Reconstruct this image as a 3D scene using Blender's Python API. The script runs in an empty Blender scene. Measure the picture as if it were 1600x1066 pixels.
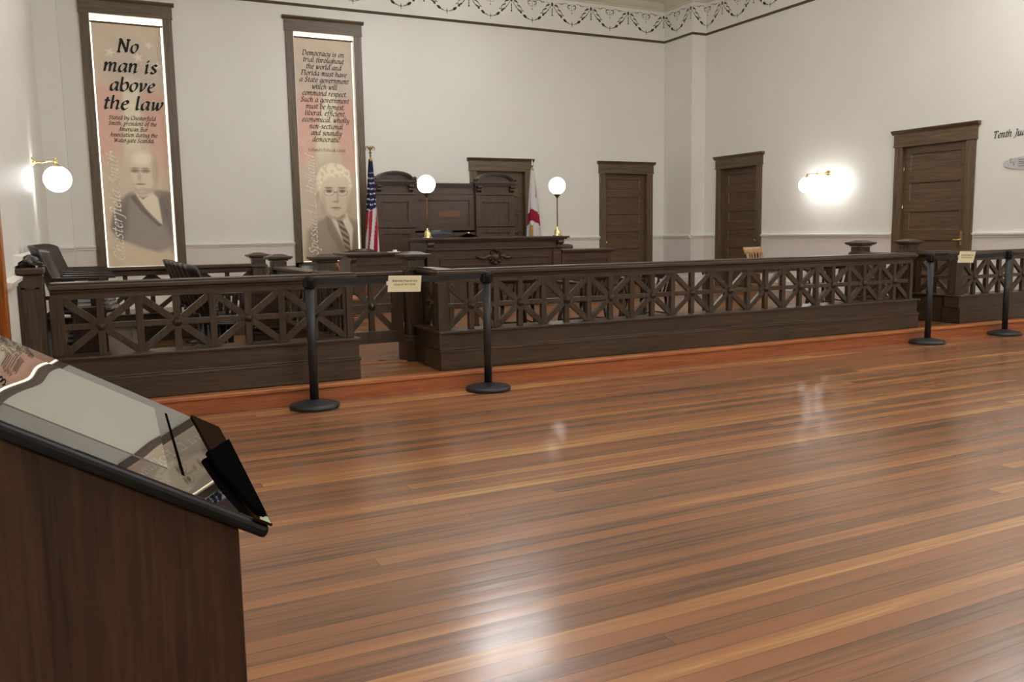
import bpy, math, random
import numpy as np
from mathutils import Vector, Matrix, Quaternion

random.seed(7)
S = bpy.context.scene
COL = S.collection
PI = math.pi

# ------------------------------------------------------------------ camera, world, exposure
H = 1.3
def set_camera():
    y, p, r = [math.radians(a) for a in (26.4, 7.2, -0.9)]
    f = Vector((math.sin(y) * math.cos(p), math.cos(y) * math.cos(p), -math.sin(p)))
    rt = Vector((math.cos(y), -math.sin(y), 0))
    up = rt.cross(f)
    right = rt * math.cos(r) + up * math.sin(r)
    upv = up * math.cos(r) - rt * math.sin(r)
    cd = bpy.data.cameras.new('camera')
    cam = bpy.data.objects.new('camera', cd)
    COL.objects.link(cam)
    m = Matrix((right, upv, -f)).transposed().to_4x4()
    m.translation = Vector((0, 0, H))
    cam.matrix_world = m
    cd.sensor_width = 36
    cd.lens = 36 * 1340 / 1600
    cd.clip_start = 0.02
    S.camera = cam
set_camera()

w = bpy.data.worlds.new('World')
S.world = w
w.use_nodes = True
w.node_tree.nodes['Background'].inputs[0].default_value = (0.9, 0.92, 1, 1)
w.node_tree.nodes['Background'].inputs[1].default_value = 0.3
S.view_settings.view_transform = 'Standard'
S.view_settings.look = 'None'
S.view_settings.gamma = 1
S.view_settings.exposure = 0.12
GLOBE_W = 7.0       # emission of the small wall and desk globes
CHAND_W = 66.0      # emission of the ceiling pendants' globes
BACK_W = 2.6        # daylight behind the window banners

# ------------------------------------------------------------------ materials
def lin(c):
    out = []
    for v in c[:3]:
        v = v / 255.0
        out.append(v / 12.92 if v <= 0.04045 else ((v + 0.055) / 1.055) ** 2.4)
    return tuple(out)

def new_mat(name):
    m = bpy.data.materials.new(name)
    m.use_nodes = True
    nt = m.node_tree
    b = nt.nodes['Principled BSDF']
    return m, nt, b

def plain(name, rgb, rough=0.5, metal=0.0, spec=0.5, ior=None):
    m, nt, b = new_mat(name)
    b.inputs['Base Color'].default_value = (*lin(rgb), 1)
    b.inputs['Roughness'].default_value = rough
    b.inputs['Metallic'].default_value = metal
    b.inputs['Specular IOR Level'].default_value = spec
    if ior: b.inputs['IOR'].default_value = ior
    return m

def N(nt, t, **kw):
    n = nt.nodes.new(t)
    for k, v in kw.items(): setattr(n, k, v)
    return n

def wood(name, rgb, dark, axis='x', rough=0.35, scale=1.0, spec=0.5, contrast=1.0):
    m, nt, b = new_mat(name)
    tc = N(nt, 'ShaderNodeTexCoord')
    mp = N(nt, 'ShaderNodeMapping')
    s = [26 * scale] * 3
    s['xyz'.index(axis)] = 1.6 * scale
    mp.inputs['Scale'].default_value = s
    nt.links.new(tc.outputs['Object'], mp.inputs[0])
    n1 = N(nt, 'ShaderNodeTexNoise'); n1.inputs['Scale'].default_value = 1.0
    n1.inputs['Detail'].default_value = 5; n1.inputs['Roughness'].default_value = 0.62
    n1.inputs['Distortion'].default_value = 0.6
    nt.links.new(mp.outputs[0], n1.inputs[0])
    mp2 = N(nt, 'ShaderNodeMapping')
    s2 = [150 * scale] * 3
    s2['xyz'.index(axis)] = 6 * scale
    mp2.inputs['Scale'].default_value = s2
    nt.links.new(tc.outputs['Object'], mp2.inputs[0])
    n2 = N(nt, 'ShaderNodeTexNoise'); n2.inputs['Scale'].default_value = 1.0
    n2.inputs['Detail'].default_value = 2
    nt.links.new(mp2.outputs[0], n2.inputs[0])
    mx = N(nt, 'ShaderNodeMath', operation='MULTIPLY_ADD')
    mx.inputs[1].default_value = 0.45
    nt.links.new(n2.outputs[0], mx.inputs[0])
    mm = N(nt, 'ShaderNodeMath', operation='MULTIPLY'); mm.inputs[1].default_value = 0.62
    nt.links.new(n1.outputs[0], mm.inputs[0])
    nt.links.new(mm.outputs[0], mx.inputs[2])
    cr = N(nt, 'ShaderNodeValToRGB')
    cr.color_ramp.elements[0].position = 0.5 - 0.14 / contrast
    cr.color_ramp.elements[1].position = 0.5 + 0.16 / contrast
    cr.color_ramp.elements[0].color = (*lin(dark), 1)
    cr.color_ramp.elements[1].color = (*lin(rgb), 1)
    nt.links.new(mx.outputs[0], cr.inputs[0])
    nt.links.new(cr.outputs[0], b.inputs['Base Color'])
    b.inputs['Roughness'].default_value = rough
    b.inputs['Specular IOR Level'].default_value = spec
    bp = N(nt, 'ShaderNodeBump'); bp.inputs['Strength'].default_value = 0.12
    bp.inputs['Distance'].default_value = 0.002
    nt.links.new(n2.outputs[0], bp.inputs['Height'])
    nt.links.new(bp.outputs[0], b.inputs['Normal'])
    return m

def plank_floor(name, cols, width, length, rough=0.2, cup=0.35):
    m, nt, b = new_mat(name)
    L = nt.links.new
    tc = N(nt, 'ShaderNodeTexCoord')
    sx = N(nt, 'ShaderNodeSeparateXYZ'); L(tc.outputs['Object'], sx.inputs[0])
    def math_(op, a, bb=None, c=None):
        n = N(nt, 'ShaderNodeMath', operation=op)
        for i, v in enumerate((a, bb, c)):
            if v is None: continue
            if isinstance(v, (int, float)): n.inputs[i].default_value = v
            else: L(v, n.inputs[i])
        return n.outputs[0]
    yv = math_('DIVIDE', sx.outputs['Y'], width)
    row = math_('FLOOR', yv)
    fr = math_('FRACT', yv)
    wn = N(nt, 'ShaderNodeTexWhiteNoise', noise_dimensions='1D'); L(row, wn.inputs['W'])
    off = math_('MULTIPLY', wn.outputs['Value'], 17.3)
    xv = math_('ADD', math_('DIVIDE', sx.outputs['X'], length), off)
    cell = math_('FLOOR', xv)
    fx = math_('FRACT', xv)
    wn2 = N(nt, 'ShaderNodeTexWhiteNoise', noise_dimensions='2D')
    cb = N(nt, 'ShaderNodeCombineXYZ'); L(row, cb.inputs[0]); L(cell, cb.inputs[1])
    L(cb.outputs[0], wn2.inputs['Vector'])
    # grain
    mp = N(nt, 'ShaderNodeMapping'); mp.inputs['Scale'].default_value = (1.3, 34, 1)
    L(tc.outputs['Object'], mp.inputs[0])
    addv = N(nt, 'ShaderNodeVectorMath', operation='ADD'); L(mp.outputs[0], addv.inputs[0])
    sc = N(nt, 'ShaderNodeVectorMath', operation='SCALE'); L(wn2.outputs['Color'], sc.inputs[0]); sc.inputs['Scale'].default_value = 31
    L(sc.outputs[0], addv.inputs[1])
    g = N(nt, 'ShaderNodeTexNoise'); g.inputs['Scale'].default_value = 1; g.inputs['Detail'].default_value = 4
    g.inputs['Distortion'].default_value = 0.5
    L(addv.outputs[0], g.inputs[0])
    big = N(nt, 'ShaderNodeTexNoise'); big.inputs['Scale'].default_value = 0.55; big.inputs['Detail'].default_value = 2
    L(tc.outputs['Object'], big.inputs[0])
    v = math_('ADD', math_('ADD', math_('MULTIPLY', math_('POWER', wn2.outputs['Value'], 1.4), 0.66), 0.07), math_('MULTIPLY', math_('SUBTRACT', g.outputs[0], 0.5), 0.8))
    v = math_('ADD', v, math_('MULTIPLY', math_('SUBTRACT', big.outputs[0], 0.5), 0.5))
    v = math_('ADD', v, 0.1)
    cr = N(nt, 'ShaderNodeValToRGB')
    e = cr.color_ramp.elements
    e[0].position = 0; e[0].color = (*lin(cols[0]), 1)
    e[1].position = 1; e[1].color = (*lin(cols[-1]), 1)
    for i, c in enumerate(cols[1:-1]):
        el = e.new((i + 1) / (len(cols) - 1)); el.color = (*lin(c), 1)
    L(v, cr.inputs[0])
    # gaps
    d1 = math_('MULTIPLY', math_('MINIMUM', fr, math_('SUBTRACT', 1.0, fr)), width)
    d2 = math_('MULTIPLY', math_('MINIMUM', fx, math_('SUBTRACT', 1.0, fx)), length)
    d = math_('MINIMUM', d1, d2)
    gap = math_('LESS_THAN', d, 0.0011)
    some = math_('GREATER_THAN', wn.outputs['Value'], 0.25)
    gapf = math_('MULTIPLY', gap, math_('ADD', math_('MULTIPLY', some, 0.5), 0.4))
    mix = N(nt, 'ShaderNodeMix', data_type='RGBA')
    L(gapf, mix.inputs['Factor']); L(cr.outputs[0], mix.inputs['A'])
    mix.inputs['B'].default_value = (0.03, 0.015, 0.008, 1)
    L(mix.outputs['Result'], b.inputs['Base Color'])
    # roughness + cupping
    rn = N(nt, 'ShaderNodeTexNoise'); rn.inputs['Scale'].default_value = 6
    L(tc.outputs['Object'], rn.inputs[0])
    L(math_('ADD', rough - 0.06, math_('MULTIPLY', rn.outputs[0], 0.12)), b.inputs['Roughness'])
    cupv = math_('MULTIPLY', math_('SINE', math_('MULTIPLY', fr, PI)), 0.00045)
    wv = N(nt, 'ShaderNodeTexNoise'); wv.inputs['Scale'].default_value = 1; wv.inputs['Detail'].default_value = 2
    mp3 = N(nt, 'ShaderNodeMapping'); mp3.inputs['Scale'].default_value = (5, 22, 1)
    L(tc.outputs['Object'], mp3.inputs[0]); L(mp3.outputs[0], wv.inputs[0])
    hgt = math_('ADD', cupv, math_('MULTIPLY', wv.outputs[0], 0.0007))
    bp = N(nt, 'ShaderNodeBump'); bp.inputs['Strength'].default_value = cup; bp.inputs['Distance'].default_value = 1.0
    L(hgt, bp.inputs['Height']); L(bp.outputs[0], b.inputs['Normal'])
    b.inputs['Specular IOR Level'].default_value = 0.5
    return m

def plaster(name, rgb, rough=0.55):
    m, nt, b = new_mat(name)
    tc = N(nt, 'ShaderNodeTexCoord')
    n = N(nt, 'ShaderNodeTexNoise'); n.inputs['Scale'].default_value = 1.3; n.inputs['Detail'].default_value = 3
    nt.links.new(tc.outputs['Object'], n.inputs[0])
    cr = N(nt, 'ShaderNodeValToRGB')
    c = lin(rgb)
    cr.color_ramp.elements[0].color = (*[v * 0.96 for v in c], 1)
    cr.color_ramp.elements[1].color = (*[min(1, v * 1.03) for v in c], 1)
    nt.links.new(n.outputs[0], cr.inputs[0]); nt.links.new(cr.outputs[0], b.inputs['Base Color'])
    b.inputs['Roughness'].default_value = rough
    b.inputs['Specular IOR Level'].default_value = 0.35
    n2 = N(nt, 'ShaderNodeTexNoise'); n2.inputs['Scale'].default_value = 90
    nt.links.new(tc.outputs['Object'], n2.inputs[0])
    bp = N(nt, 'ShaderNodeBump'); bp.inputs['Strength'].default_value = 0.06; bp.inputs['Distance'].default_value = 0.003
    nt.links.new(n2.outputs[0], bp.inputs['Height']); nt.links.new(bp.outputs[0], b.inputs['Normal'])
    return m

def emit(name, rgb, strength):
    m, nt, b = new_mat(name)
    b.inputs['Base Color'].default_value = (0.9, 0.9, 0.88, 1)
    b.inputs['Emission Color'].default_value = (*rgb, 1)
    b.inputs['Emission Strength'].default_value = strength
    b.inputs['Roughness'].default_value = 0.3
    return m

def vcol_mat(name, rough=0.6):
    m, nt, b = new_mat(name)
    a = N(nt, 'ShaderNodeVertexColor'); a.layer_name = 'Col'
    nt.links.new(a.outputs[0], b.inputs['Base Color'])
    b.inputs['Roughness'].default_value = rough
    b.inputs['Specular IOR Level'].default_value = 0.25
    return m

M = {}
M['wall'] = plaster('cream_plaster', (232, 228, 216), 0.42)
M['dado'] = plaster('dado_plaster', (222, 212, 202), 0.42)
M['ceil'] = plaster('ceiling_plaster', (238, 236, 232), 0.7)
M['paintw'] = plain('white_trim_paint', (238, 234, 222), 0.35)
M['crown'] = plain('crown_paint', (212, 205, 186), 0.45)
M['floor'] = plank_floor('old_pine_floor', [(88, 68, 54), (124, 88, 64), (144, 98, 68), (150, 102, 70), (168, 118, 76), (196, 150, 94)], 0.083, 6.2, 0.21)
M['dais'] = plank_floor('well_floor', [(92, 60, 36), (122, 80, 46), (140, 94, 54), (158, 112, 66)], 0.085, 3.0, 0.3, 0.25)
M['riser'] = wood('step_riser', (184, 108, 66), (140, 76, 42), 'x', 0.4)
M['nosing'] = wood('step_nosing', (196, 128, 76), (150, 84, 44), 'x', 0.3)
for a in 'xyz':
    M['rail_' + a] = wood('railing_oak_' + a, (82, 64, 46), (44, 34, 25), a, 0.33)
    M['trim_' + a] = wood('trim_oak_' + a, (112, 90, 62), (64, 50, 34), a, 0.4)
    M['door_' + a] = wood('door_oak_' + a, (106, 83, 57), (68, 51, 35), a, 0.4)
    M['bench_' + a] = wood('bench_walnut_' + a, (82, 58, 43), (48, 33, 24), a, 0.36)
M['chair'] = wood('chair_dark_wood', (60, 46, 38), (34, 26, 22), 'z', 0.3)
M['oak'] = wood('chair_light_oak', (186, 146, 98), (140, 98, 58), 'z', 0.35)
M['oak2'] = wood('chair_red_oak', (156, 92, 44), (96, 48, 22), 'z', 0.35)
M['orange'] = wood('varnished_pine', (196, 112, 44), (120, 62, 26), 'z', 0.3)
M['laminate'] = wood('walnut_laminate', (78, 53, 34), (42, 27, 16), 'z', 0.45, 0.8, 0.35, 0.9)
M['black'] = plain('black_powder_coat', (36, 37, 38), 0.42)
M['belt'] = plain('black_webbing', (26, 27, 30), 0.7)
M['blackgloss'] = plain('black_gloss', (9, 9, 9), 0.3, 0, .0)
M['edge'] = plain('black_edge_rubber', (16, 15, 15), 0.45, 0, .25)
M['brass'] = plain('polished_brass', (236, 214, 148), 0.22, 1.0)
M['bronze'] = plain('antique_brass', (150, 128, 92), 0.35, 1.0)
M['steel'] = plain('nickel', (196, 190, 176), 0.25, 1.0)
M['gold'] = plain('gold_fringe', (190, 150, 60), 0.6)
M['ink'] = plain('black_ink', (28, 24, 22), 0.7)
M['greyink'] = plain('grey_ink', (60, 52, 50), 0.7)
M['halo'] = plain('pale_halo_print', (246, 238, 216), 0.7)
M['stencil'] = plain('brown_stencil_paint', (66, 60, 50), 0.6)
M['stencil_light'] = plain('grey_stencil_paint', (160, 154, 138), 0.6)
M['picture'] = plain('brown_picture_rail', (82, 66, 50), 0.4)
M['globe'] = emit('lit_opal_globe', (1.0, 0.97, 0.92), GLOBE_W)
M['globe_wall'] = emit('lit_wall_globe', (0.97, 0.97, 1.0), GLOBE_W * 1.25)
M['chand'] = emit('lit_ceiling_globe', (0.95, 0.98, 1.0), CHAND_W)  # globes of the unseen pendants added to brighten the room
M['chand_dim'] = emit('lit_ceiling_globe_dim', (0.95, 0.98, 1.0), CHAND_W * .72)
M['daylight'] = emit('window_daylight', (1.0, 0.93, 0.76), BACK_W)
M['banner'] = vcol_mat('printed_vinyl', 0.55)
def translucent(m, fac):
    nt = m.node_tree; out = [n for n in nt.nodes if n.type == 'OUTPUT_MATERIAL'][0]; b = nt.nodes['Principled BSDF']
    t = N(nt, 'ShaderNodeBsdfTranslucent'); mx = N(nt, 'ShaderNodeMixShader'); mx.inputs[0].default_value = fac
    v = [n for n in nt.nodes if n.type == 'VERTEX_COLOR'][0]
    nt.links.new(v.outputs[0], t.inputs[0]); nt.links.new(b.outputs[0], mx.inputs[1]); nt.links.new(t.outputs[0], mx.inputs[2]); nt.links.new(mx.outputs[0], out.inputs[0])
translucent(M['banner'], 0.08)
M['flag'] = vcol_mat('flag_cloth', 0.8)
M['script'] = plain('pale_script_print', (246, 240, 228), 0.7)
M['card'] = plain('cream_card', (252, 246, 206), 0.5)
M['cardedge'] = plain('white_card_edge', (250, 246, 230), 0.4)
M['leather'] = plain('grey_leather', (46, 42, 46), 0.4)
M['paper'] = plain('white_paper', (225, 222, 214), 0.6)
M['plaque'] = plain('silver_plaque', (196, 190, 190), 0.3)
M['plastic'] = plain('crumpled_plastic', (44, 40, 38), 0.15, 0, 0.9)
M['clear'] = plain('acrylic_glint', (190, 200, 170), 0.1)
M['strip'] = plain('dark_brown_gloss', (40, 28, 20), 0.4, 0, .0)
def glassy(name, ior, rgb, wav, scale, metal=0.0):
    m, nt, b = new_mat(name)
    b.inputs['Base Color'].default_value = (*lin(rgb), 1)
    b.inputs['Roughness'].default_value = 0.015
    b.inputs['Metallic'].default_value = metal
    b.inputs['IOR'].default_value = ior
    if wav:
        tc = N(nt, 'ShaderNodeTexCoord')
        wv = N(nt, 'ShaderNodeTexNoise'); wv.inputs['Scale'].default_value = scale; wv.inputs['Detail'].default_value = 0
        nt.links.new(tc.outputs['Object'], wv.inputs[0])
        bp = N(nt, 'ShaderNodeBump'); bp.inputs['Strength'].default_value = 1; bp.inputs['Distance'].default_value = wav
        nt.links.new(wv.outputs[0], bp.inputs['Height']); nt.links.new(bp.outputs[0], b.inputs['Normal'])
    return m
M['bezel'] = glassy('black_glass_bezel', 2.6, (14, 14, 14), 0, 1)
M['screen'] = glassy('dark_screen_glass', 1.6, (198, 198, 190), 0.0022, 2.6, 1.0)

# ------------------------------------------------------------------ mesh helpers
class MB:
    def __init__(s): s.v = []; s.f = []; s.sm = []
    def add(s, vs, fs, smooth=False):
        o = len(s.v); s.v += [tuple(v) for v in vs]
        s.f += [tuple(i + o for i in f) for f in fs]; s.sm += [smooth] * len(fs)
        return s
    def box(s, x0, x1, y0, y1, z0, z1):
        x0, x1 = sorted((x0, x1)); y0, y1 = sorted((y0, y1)); z0, z1 = sorted((z0, z1))
        vs = [(x0, y0, z0), (x1, y0, z0), (x1, y1, z0), (x0, y1, z0), (x0, y0, z1), (x1, y0, z1), (x1, y1, z1), (x0, y1, z1)]
        return s.add(vs, [(0, 3, 2, 1), (4, 5, 6, 7), (0, 1, 5, 4), (1, 2, 6, 5), (2, 3, 7, 6), (3, 0, 4, 7)])
    def beam(s, a, b, wd, dp, up=(0, 1, 0)):
        a = Vector(a); b = Vector(b); d = (b - a).normalized(); up = Vector(up)
        side = d.cross(up).normalized(); u2 = side.cross(d).normalized()
        vs = []
        for p in (a, b):
            for sx, sy in ((-1, -1), (1, -1), (1, 1), (-1, 1)):
                vs.append(p + side * sx * wd / 2 + u2 * sy * dp / 2)
        return s.add(vs, [(0, 1, 2, 3), (4, 7, 6, 5), (0, 4, 5, 1), (1, 5, 6, 2), (2, 6, 7, 3), (3, 7, 4, 0)])
    def prism(s, poly, axis, a, b):
        n = len(poly); vs = []
        for t in (a, b):
            for (u, v) in poly:
                vs.append((t, u, v) if axis == 'x' else (u, t, v) if axis == 'y' else (u, v, t))
        fs = [tuple(range(n)), tuple(range(2 * n - 1, n - 1, -1))]
        fs += [(i, i + n, (i + 1) % n + n, (i + 1) % n) for i in range(n)]
        return s.add(vs, fs)
    def lathe(s, prof, c=(0, 0, 0), n=24, smooth=True, axis='z'):
        vs = []
        for (r, z) in prof:
            for i in range(n):
                a = 2 * PI * i / n
                p = (r * math.cos(a), r * math.sin(a), z)
                if axis == 'y': p = (p[0], p[2], p[1])
                if axis == 'x': p = (p[2], p[0], p[1])
                vs.append((p[0] + c[0], p[1] + c[1], p[2] + c[2]))
        fs = []
        for k in range(len(prof) - 1):
            for i in range(n):
                j = (i + 1) % n
                fs.append((k * n + i, k * n + j, (k + 1) * n + j, (k + 1) * n + i))
        fs.append(tuple(range(n - 1, -1, -1))); fs.append(tuple(range((len(prof) - 1) * n, len(prof) * n)))
        return s.add(vs, fs, smooth)
    def sphere(s, c, r, n=28, m=16, sz=1.0):
        prof = [(r * math.sin(PI * (k + 0.02) / (m + 0.04)), -r * sz * math.cos(PI * (k + 0.02) / (m + 0.04))) for k in range(m + 1)]
        return s.lathe(prof, c, n)
    def tube(s, pts, r, n=8):
        pts = [Vector(p) for p in pts]; rr = r if isinstance(r, (list, tuple)) else [r] * len(pts)
        vs = []; ref = Vector((0.13, 0.21, 1)).normalized()
        for i, p in enumerate(pts):
            d = (pts[min(i + 1, len(pts) - 1)] - pts[max(i - 1, 0)]).normalized()
            if abs(d.dot(ref)) > 0.97: rf = Vector((1, 0.1, 0))
            else: rf = ref
            a = d.cross(rf).normalized(); b = d.cross(a)
            for k in range(n):
                t = 2 * PI * k / n
                vs.append(p + (a * math.cos(t) + b * math.sin(t)) * rr[i])
        fs = []
        for i in range(len(pts) - 1):
            for k in range(n):
                j = (k + 1) % n
                fs.append((i * n + k, i * n + j, (i + 1) * n + j, (i + 1) * n + k))
        fs.append(tuple(range(n - 1, -1, -1))); fs.append(tuple(range((len(pts) - 1) * n, len(pts) * n)))
        return s.add(vs, fs, True)
    def grid(s, fn, nu, nv, thick=0.0, smooth=True):
        P = [[Vector(fn(i / nu, j / nv)) for j in range(nv + 1)] for i in range(nu + 1)]
        vs = [p for row in P for p in row]; W = nv + 1
        fs = [(i * W + j, (i + 1) * W + j, (i + 1) * W + j + 1, i * W + j + 1) for i in range(nu) for j in range(nv)]
        if thick:
            back = []
            for i in range(nu + 1):
                for j in range(nv + 1):
                    du = P[min(i + 1, nu)][j] - P[max(i - 1, 0)][j]; dv = P[i][min(j + 1, nv)] - P[i][max(j - 1, 0)]
                    nn = du.cross(dv); nn = nn.normalized() if nn.length > 1e-9 else Vector((0, 1, 0))
                    back.append(P[i][j] - nn * thick)
            o = len(vs); vs += back
            fs += [tuple(reversed([k + o for k in f])) for f in fs[:nu * nv]]
            for i in range(nu):
                fs.append((i * W, i * W + o, (i + 1) * W + o, (i + 1) * W))
                fs.append((i * W + nv, (i + 1) * W + nv, (i + 1) * W + nv + o, i * W + nv + o))
            for j in range(nv):
                fs.append((j, j + 1, j + 1 + o, j + o))
                fs.append((nu * W + j, nu * W + j + o, nu * W + j + 1 + o, nu * W + j + 1))
        return s.add(vs, fs, smooth)
    def build(s, name, mat, parent=None, world=True, bevel=0.0):
        me = bpy.data.meshes.new(name)
        off = Vector((0, 0, 0))
        if parent is not None and world:
            q = parent
            while q is not None: off += Vector(q.location); q = q.parent
        me.from_pydata([tuple(Vector(v) - off) for v in s.v], [], s.f)
        me.polygons.foreach_set('use_smooth', s.sm)
        me.materials.append(mat); me.update()
        o = bpy.data.objects.new(name, me); COL.objects.link(o)
        if parent is not None: o.parent = parent
        if bevel:
            bm = o.modifiers.new('bevel', 'BEVEL'); bm.width = bevel; bm.segments = 2; bm.limit_method = 'ANGLE'
        return o

def tag(o, label=None, cat=None, group=None, kind=None):
    if label: o['label'] = label
    if cat: o['category'] = cat
    if group: o['group'] = group
    if kind: o['kind'] = kind
    return o
def empty(name, loc, rz=0.0, label=None, cat=None, group=None, kind=None):
    o = bpy.data.objects.new(name, None); COL.objects.link(o)
    o.location = loc; o.rotation_euler = (0, 0, rz); o.empty_display_size = 0.1
    return tag(o, label, cat, group, kind)
def dup(root, loc, rz=0.0, label=None, group=None):
    def cp(o, par):
        c = o.copy(); COL.objects.link(c); c.parent = par
        for ch in list(o.children): cp(ch, c)
        return c
    r = cp(root, None); r.location = loc; r.rotation_euler = (0, 0, rz)
    if label: r['label'] = label
    if group: r['group'] = group
    return r

# ------------------------------------------------------------------ room numbers
XL, XR, YB, YF = -0.42, 11.8, 15.5, -7.0
XC, YC = 11.45, 14.56          # chase in the far right corner
XCL = -0.10                    # chase in the far left corner
ZP, ZC = 0.14, 6.12            # platform height, ceiling
YS = 6.62                      # platform front

def wall_holes(name, along, fixed, a0, a1, z0, z1, holes, thick, mat):
    """one wall; along 'x' or 'y'; room face at `fixed`, thickness goes outwards"""
    mb = MB()
    cuts = sorted(set([a0, a1] + [h[0] for h in holes] + [h[1] for h in holes]))
    for u, v in zip(cuts[:-1], cuts[1:]):
        spans = [(z0, z1)]
        for h in holes:
            if h[0] < v - 1e-6 and h[1] > u + 1e-6:
                new = []
                for s0, s1 in spans:
                    if h[2] > s0: new.append((s0, min(h[2], s1)))
                    if h[3] < s1: new.append((max(h[3], s0), s1))
                spans = new
        for s0, s1 in spans:
            if along == 'x': mb.box(u, v, fixed, fixed + thick, s0, s1)
            else: mb.box(fixed, fixed + thick, u, v, s0, s1)
    return tag(mb.build(name, mat), kind='structure')

DOORS_BACK = [(6.965, 8.045), (9.925, 11.005)]
DOORS_RIGHT = [(12.97, 14.03), (8.54, 9.67)]     # y ranges
WINS = [(0.345, 1.432), (3.535, 4.617)]
ZD = 2.515
wall_back = wall_holes('wall_back', 'x', YB, XL - 0.3, XR + 0.3, 0, ZC, [(a, b, 0.0, ZD) for a, b in DOORS_BACK] + [(a, b, 0.83, 4.84) for a, b in WINS], 0.3, M['wall'])
wall_right = wall_holes('wall_right', 'y', XR, YF, YB, 0, ZC, [(DOORS_RIGHT[0][0], DOORS_RIGHT[0][1], 0, 2.53), (DOORS_RIGHT[1][0], DOORS_RIGHT[1][1], 0, 2.56)], 0.3, M['wall'])
wall_left = wall_holes('wall_left', 'y', XL, YF, YB, 0, ZC, [(4.42, 5.46, 0, 2.4)], -0.3, M['wall'])
tag(MB().box(XL - 0.3, XR + 0.3, YF - 0.3, YF, 0, ZC).build('wall_front', M['wall']), kind='structure')
tag(MB().box(XL - 0.3, XR + 0.3, YF - 0.3, YB + 0.3, ZC, ZC + 0.2).build('ceiling', M['ceil']), kind='structure')
tag(MB().box(XC, XR, YC, YB, 0, ZC).build('wall_chase_right', M['wall']), kind='structure')
tag(MB().box(XL, XCL, YC, YB, 0, ZC).build('wall_chase_left', M['wall']), kind='structure')
tag(MB().box(XL, XR, YF, YS, -0.12, 0).build('floor', M['floor']), kind='structure')
pl = tag(MB().box(XL - 0.3, XR + 0.3, YS, YB + 0.3, 0.0, ZP).build('floor_platform', M['dais']), kind='structure')
tag(MB().box(XL, XR, YS - 0.014, YS, 0.0, ZP - 0.028).build('trim_1', M['riser']), kind='structure')
tag(MB().box(XL, XR, YS - 0.035, YS + 0.075, ZP - 0.027, ZP + 0.003).build('trim_2', M['nosing'], bevel=0.006), kind='structure')
tag(MB().box(2.026, 2.598, 7.40, 7.46, ZP - 0.01, ZP + 0.012).build('trim_3', M['nosing']), kind='structure')

# picture rail, crown, chair rail, baseboards follow the wall path
PATH = [(XL, 6.7), (XL, YC), (XCL, YC), (XCL, YB), (XC, YB), (XC, YC), (XR, YC), (XR, YF)]
def run(mb, x0, y0, x1, y1, prof, e0=0.0, e1=0.0):
    """prof: list of (out, z); path segment with the room on the right hand side"""
    d = Vector((x1 - x0, y1 - y0)).normalized(); nrm = Vector((d.y, -d.x))
    n = len(prof); vs = []
    for (px, py), e in (((x0, y0), e0), ((x1, y1), e1)):
        for (o, z) in prof:
            s_ = e * o
            vs.append((px + nrm.x * o + d.x * s_, py + nrm.y * o + d.y * s_, z))
    fs = [tuple(range(n)), tuple(range(2 * n - 1, n - 1, -1))] + [(i, i + n, (i + 1) % n + n, (i + 1) % n) for i in range(n)]
    mb.add(vs, fs)
def path_run(prof, path, skip=()):
    mb = MB()
    m = len(path)
    for i in range(m - 1):
        a, b = path[i], path[i + 1]
        def turn(p, q, r):
            c = (q[0] - p[0]) * (r[1] - q[1]) - (q[1] - p[1]) * (r[0] - q[0])
            return 0 if abs(c) < 1e-9 else (1 if c > 0 else -1)
        e0 = turn(path[i - 1], a, b) if i > 0 else 0
        e1 = turn(a, b, path[i + 2]) if i < m - 2 else 0
        # room on the right: a right turn (-1) is an inner corner
        run(mb, *a, *b, prof, -e0, e1)
    return mb
bp = [(0, 5.255), (0.03, 5.258), (0.038, 5.28), (0.03, 5.30), (0, 5.305)]
FULL = [(XL, YF), (XL, YC), (XCL, YC), (XCL, YB), (XC, YB), (XC, YC), (XR, YC), (XR, YF)]
tag(path_run(bp, FULL).build('trim_4', M['picture']), kind='structure')
tag(path_run([(0, 5.306), (0.012, 5.306), (0.012, 5.325), (0, 5.325)], FULL).build('trim_5', M['paintw']), kind='structure')
tag(path_run([(0, 5.235), (0.012, 5.235), (0.012, 5.254), (0, 5.254)], FULL).build('trim_6', M['paintw']), kind='structure')
tag(path_run([(0, 5.90), (0.03, 5.90), (0.04, 5.93), (0.06, 5.94), (0.09, 5.97), (0.15, 6.03), (0.22, 6.06), (0.25, 6.07), (0.25, 6.12), (0, 6.12)], FULL).build('trim_7', M['crown']), kind='structure')
CR = [(0, 1.125), (0.02, 1.13), (0.024, 1.15), (0.05, 1.165), (0.055, 1.19), (0, 1.20)]
def seg_runs(prof, segs):
    mb = MB()
    for s in segs: run(mb, *s, prof)
    return mb
cas = 0.136
segs = [(XL, 6.72, XL, YC), (XL, YC, XCL, YC), (XCL, YB, WINS[0][0] - cas, YB), (WINS[0][1] + cas, YB, WINS[1][0] - cas, YB), (WINS[1][1] + cas, YB, DOORS_BACK[0][0] - cas, YB),
        (DOORS_BACK[0][1] + cas, YB, DOORS_BACK[1][0] - cas, YB), (DOORS_BACK[1][1] + cas, YB, XC + 0.0, YB), (XC, YB, XC, YC), (XC, YC, XR, YC), (XR, YC, XR, DOORS_RIGHT[0][1] + 0.15),
        (XR, DOORS_RIGHT[0][0] - 0.16, XR, DOORS_RIGHT[1][1] + 0.15), (XR, DOORS_RIGHT[1][0] - 0.16, XR, YS)]
tag(seg_runs(CR, segs).build('trim_8', M['paintw']), kind='structure')
tag(seg_runs([(0, ZP), (0.018, ZP), (0.018, ZP + 0.17), (0.008, ZP + 0.19), (0, ZP + 0.19)], segs).build('baseboard_back', M['dado']), kind='structure')
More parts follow.
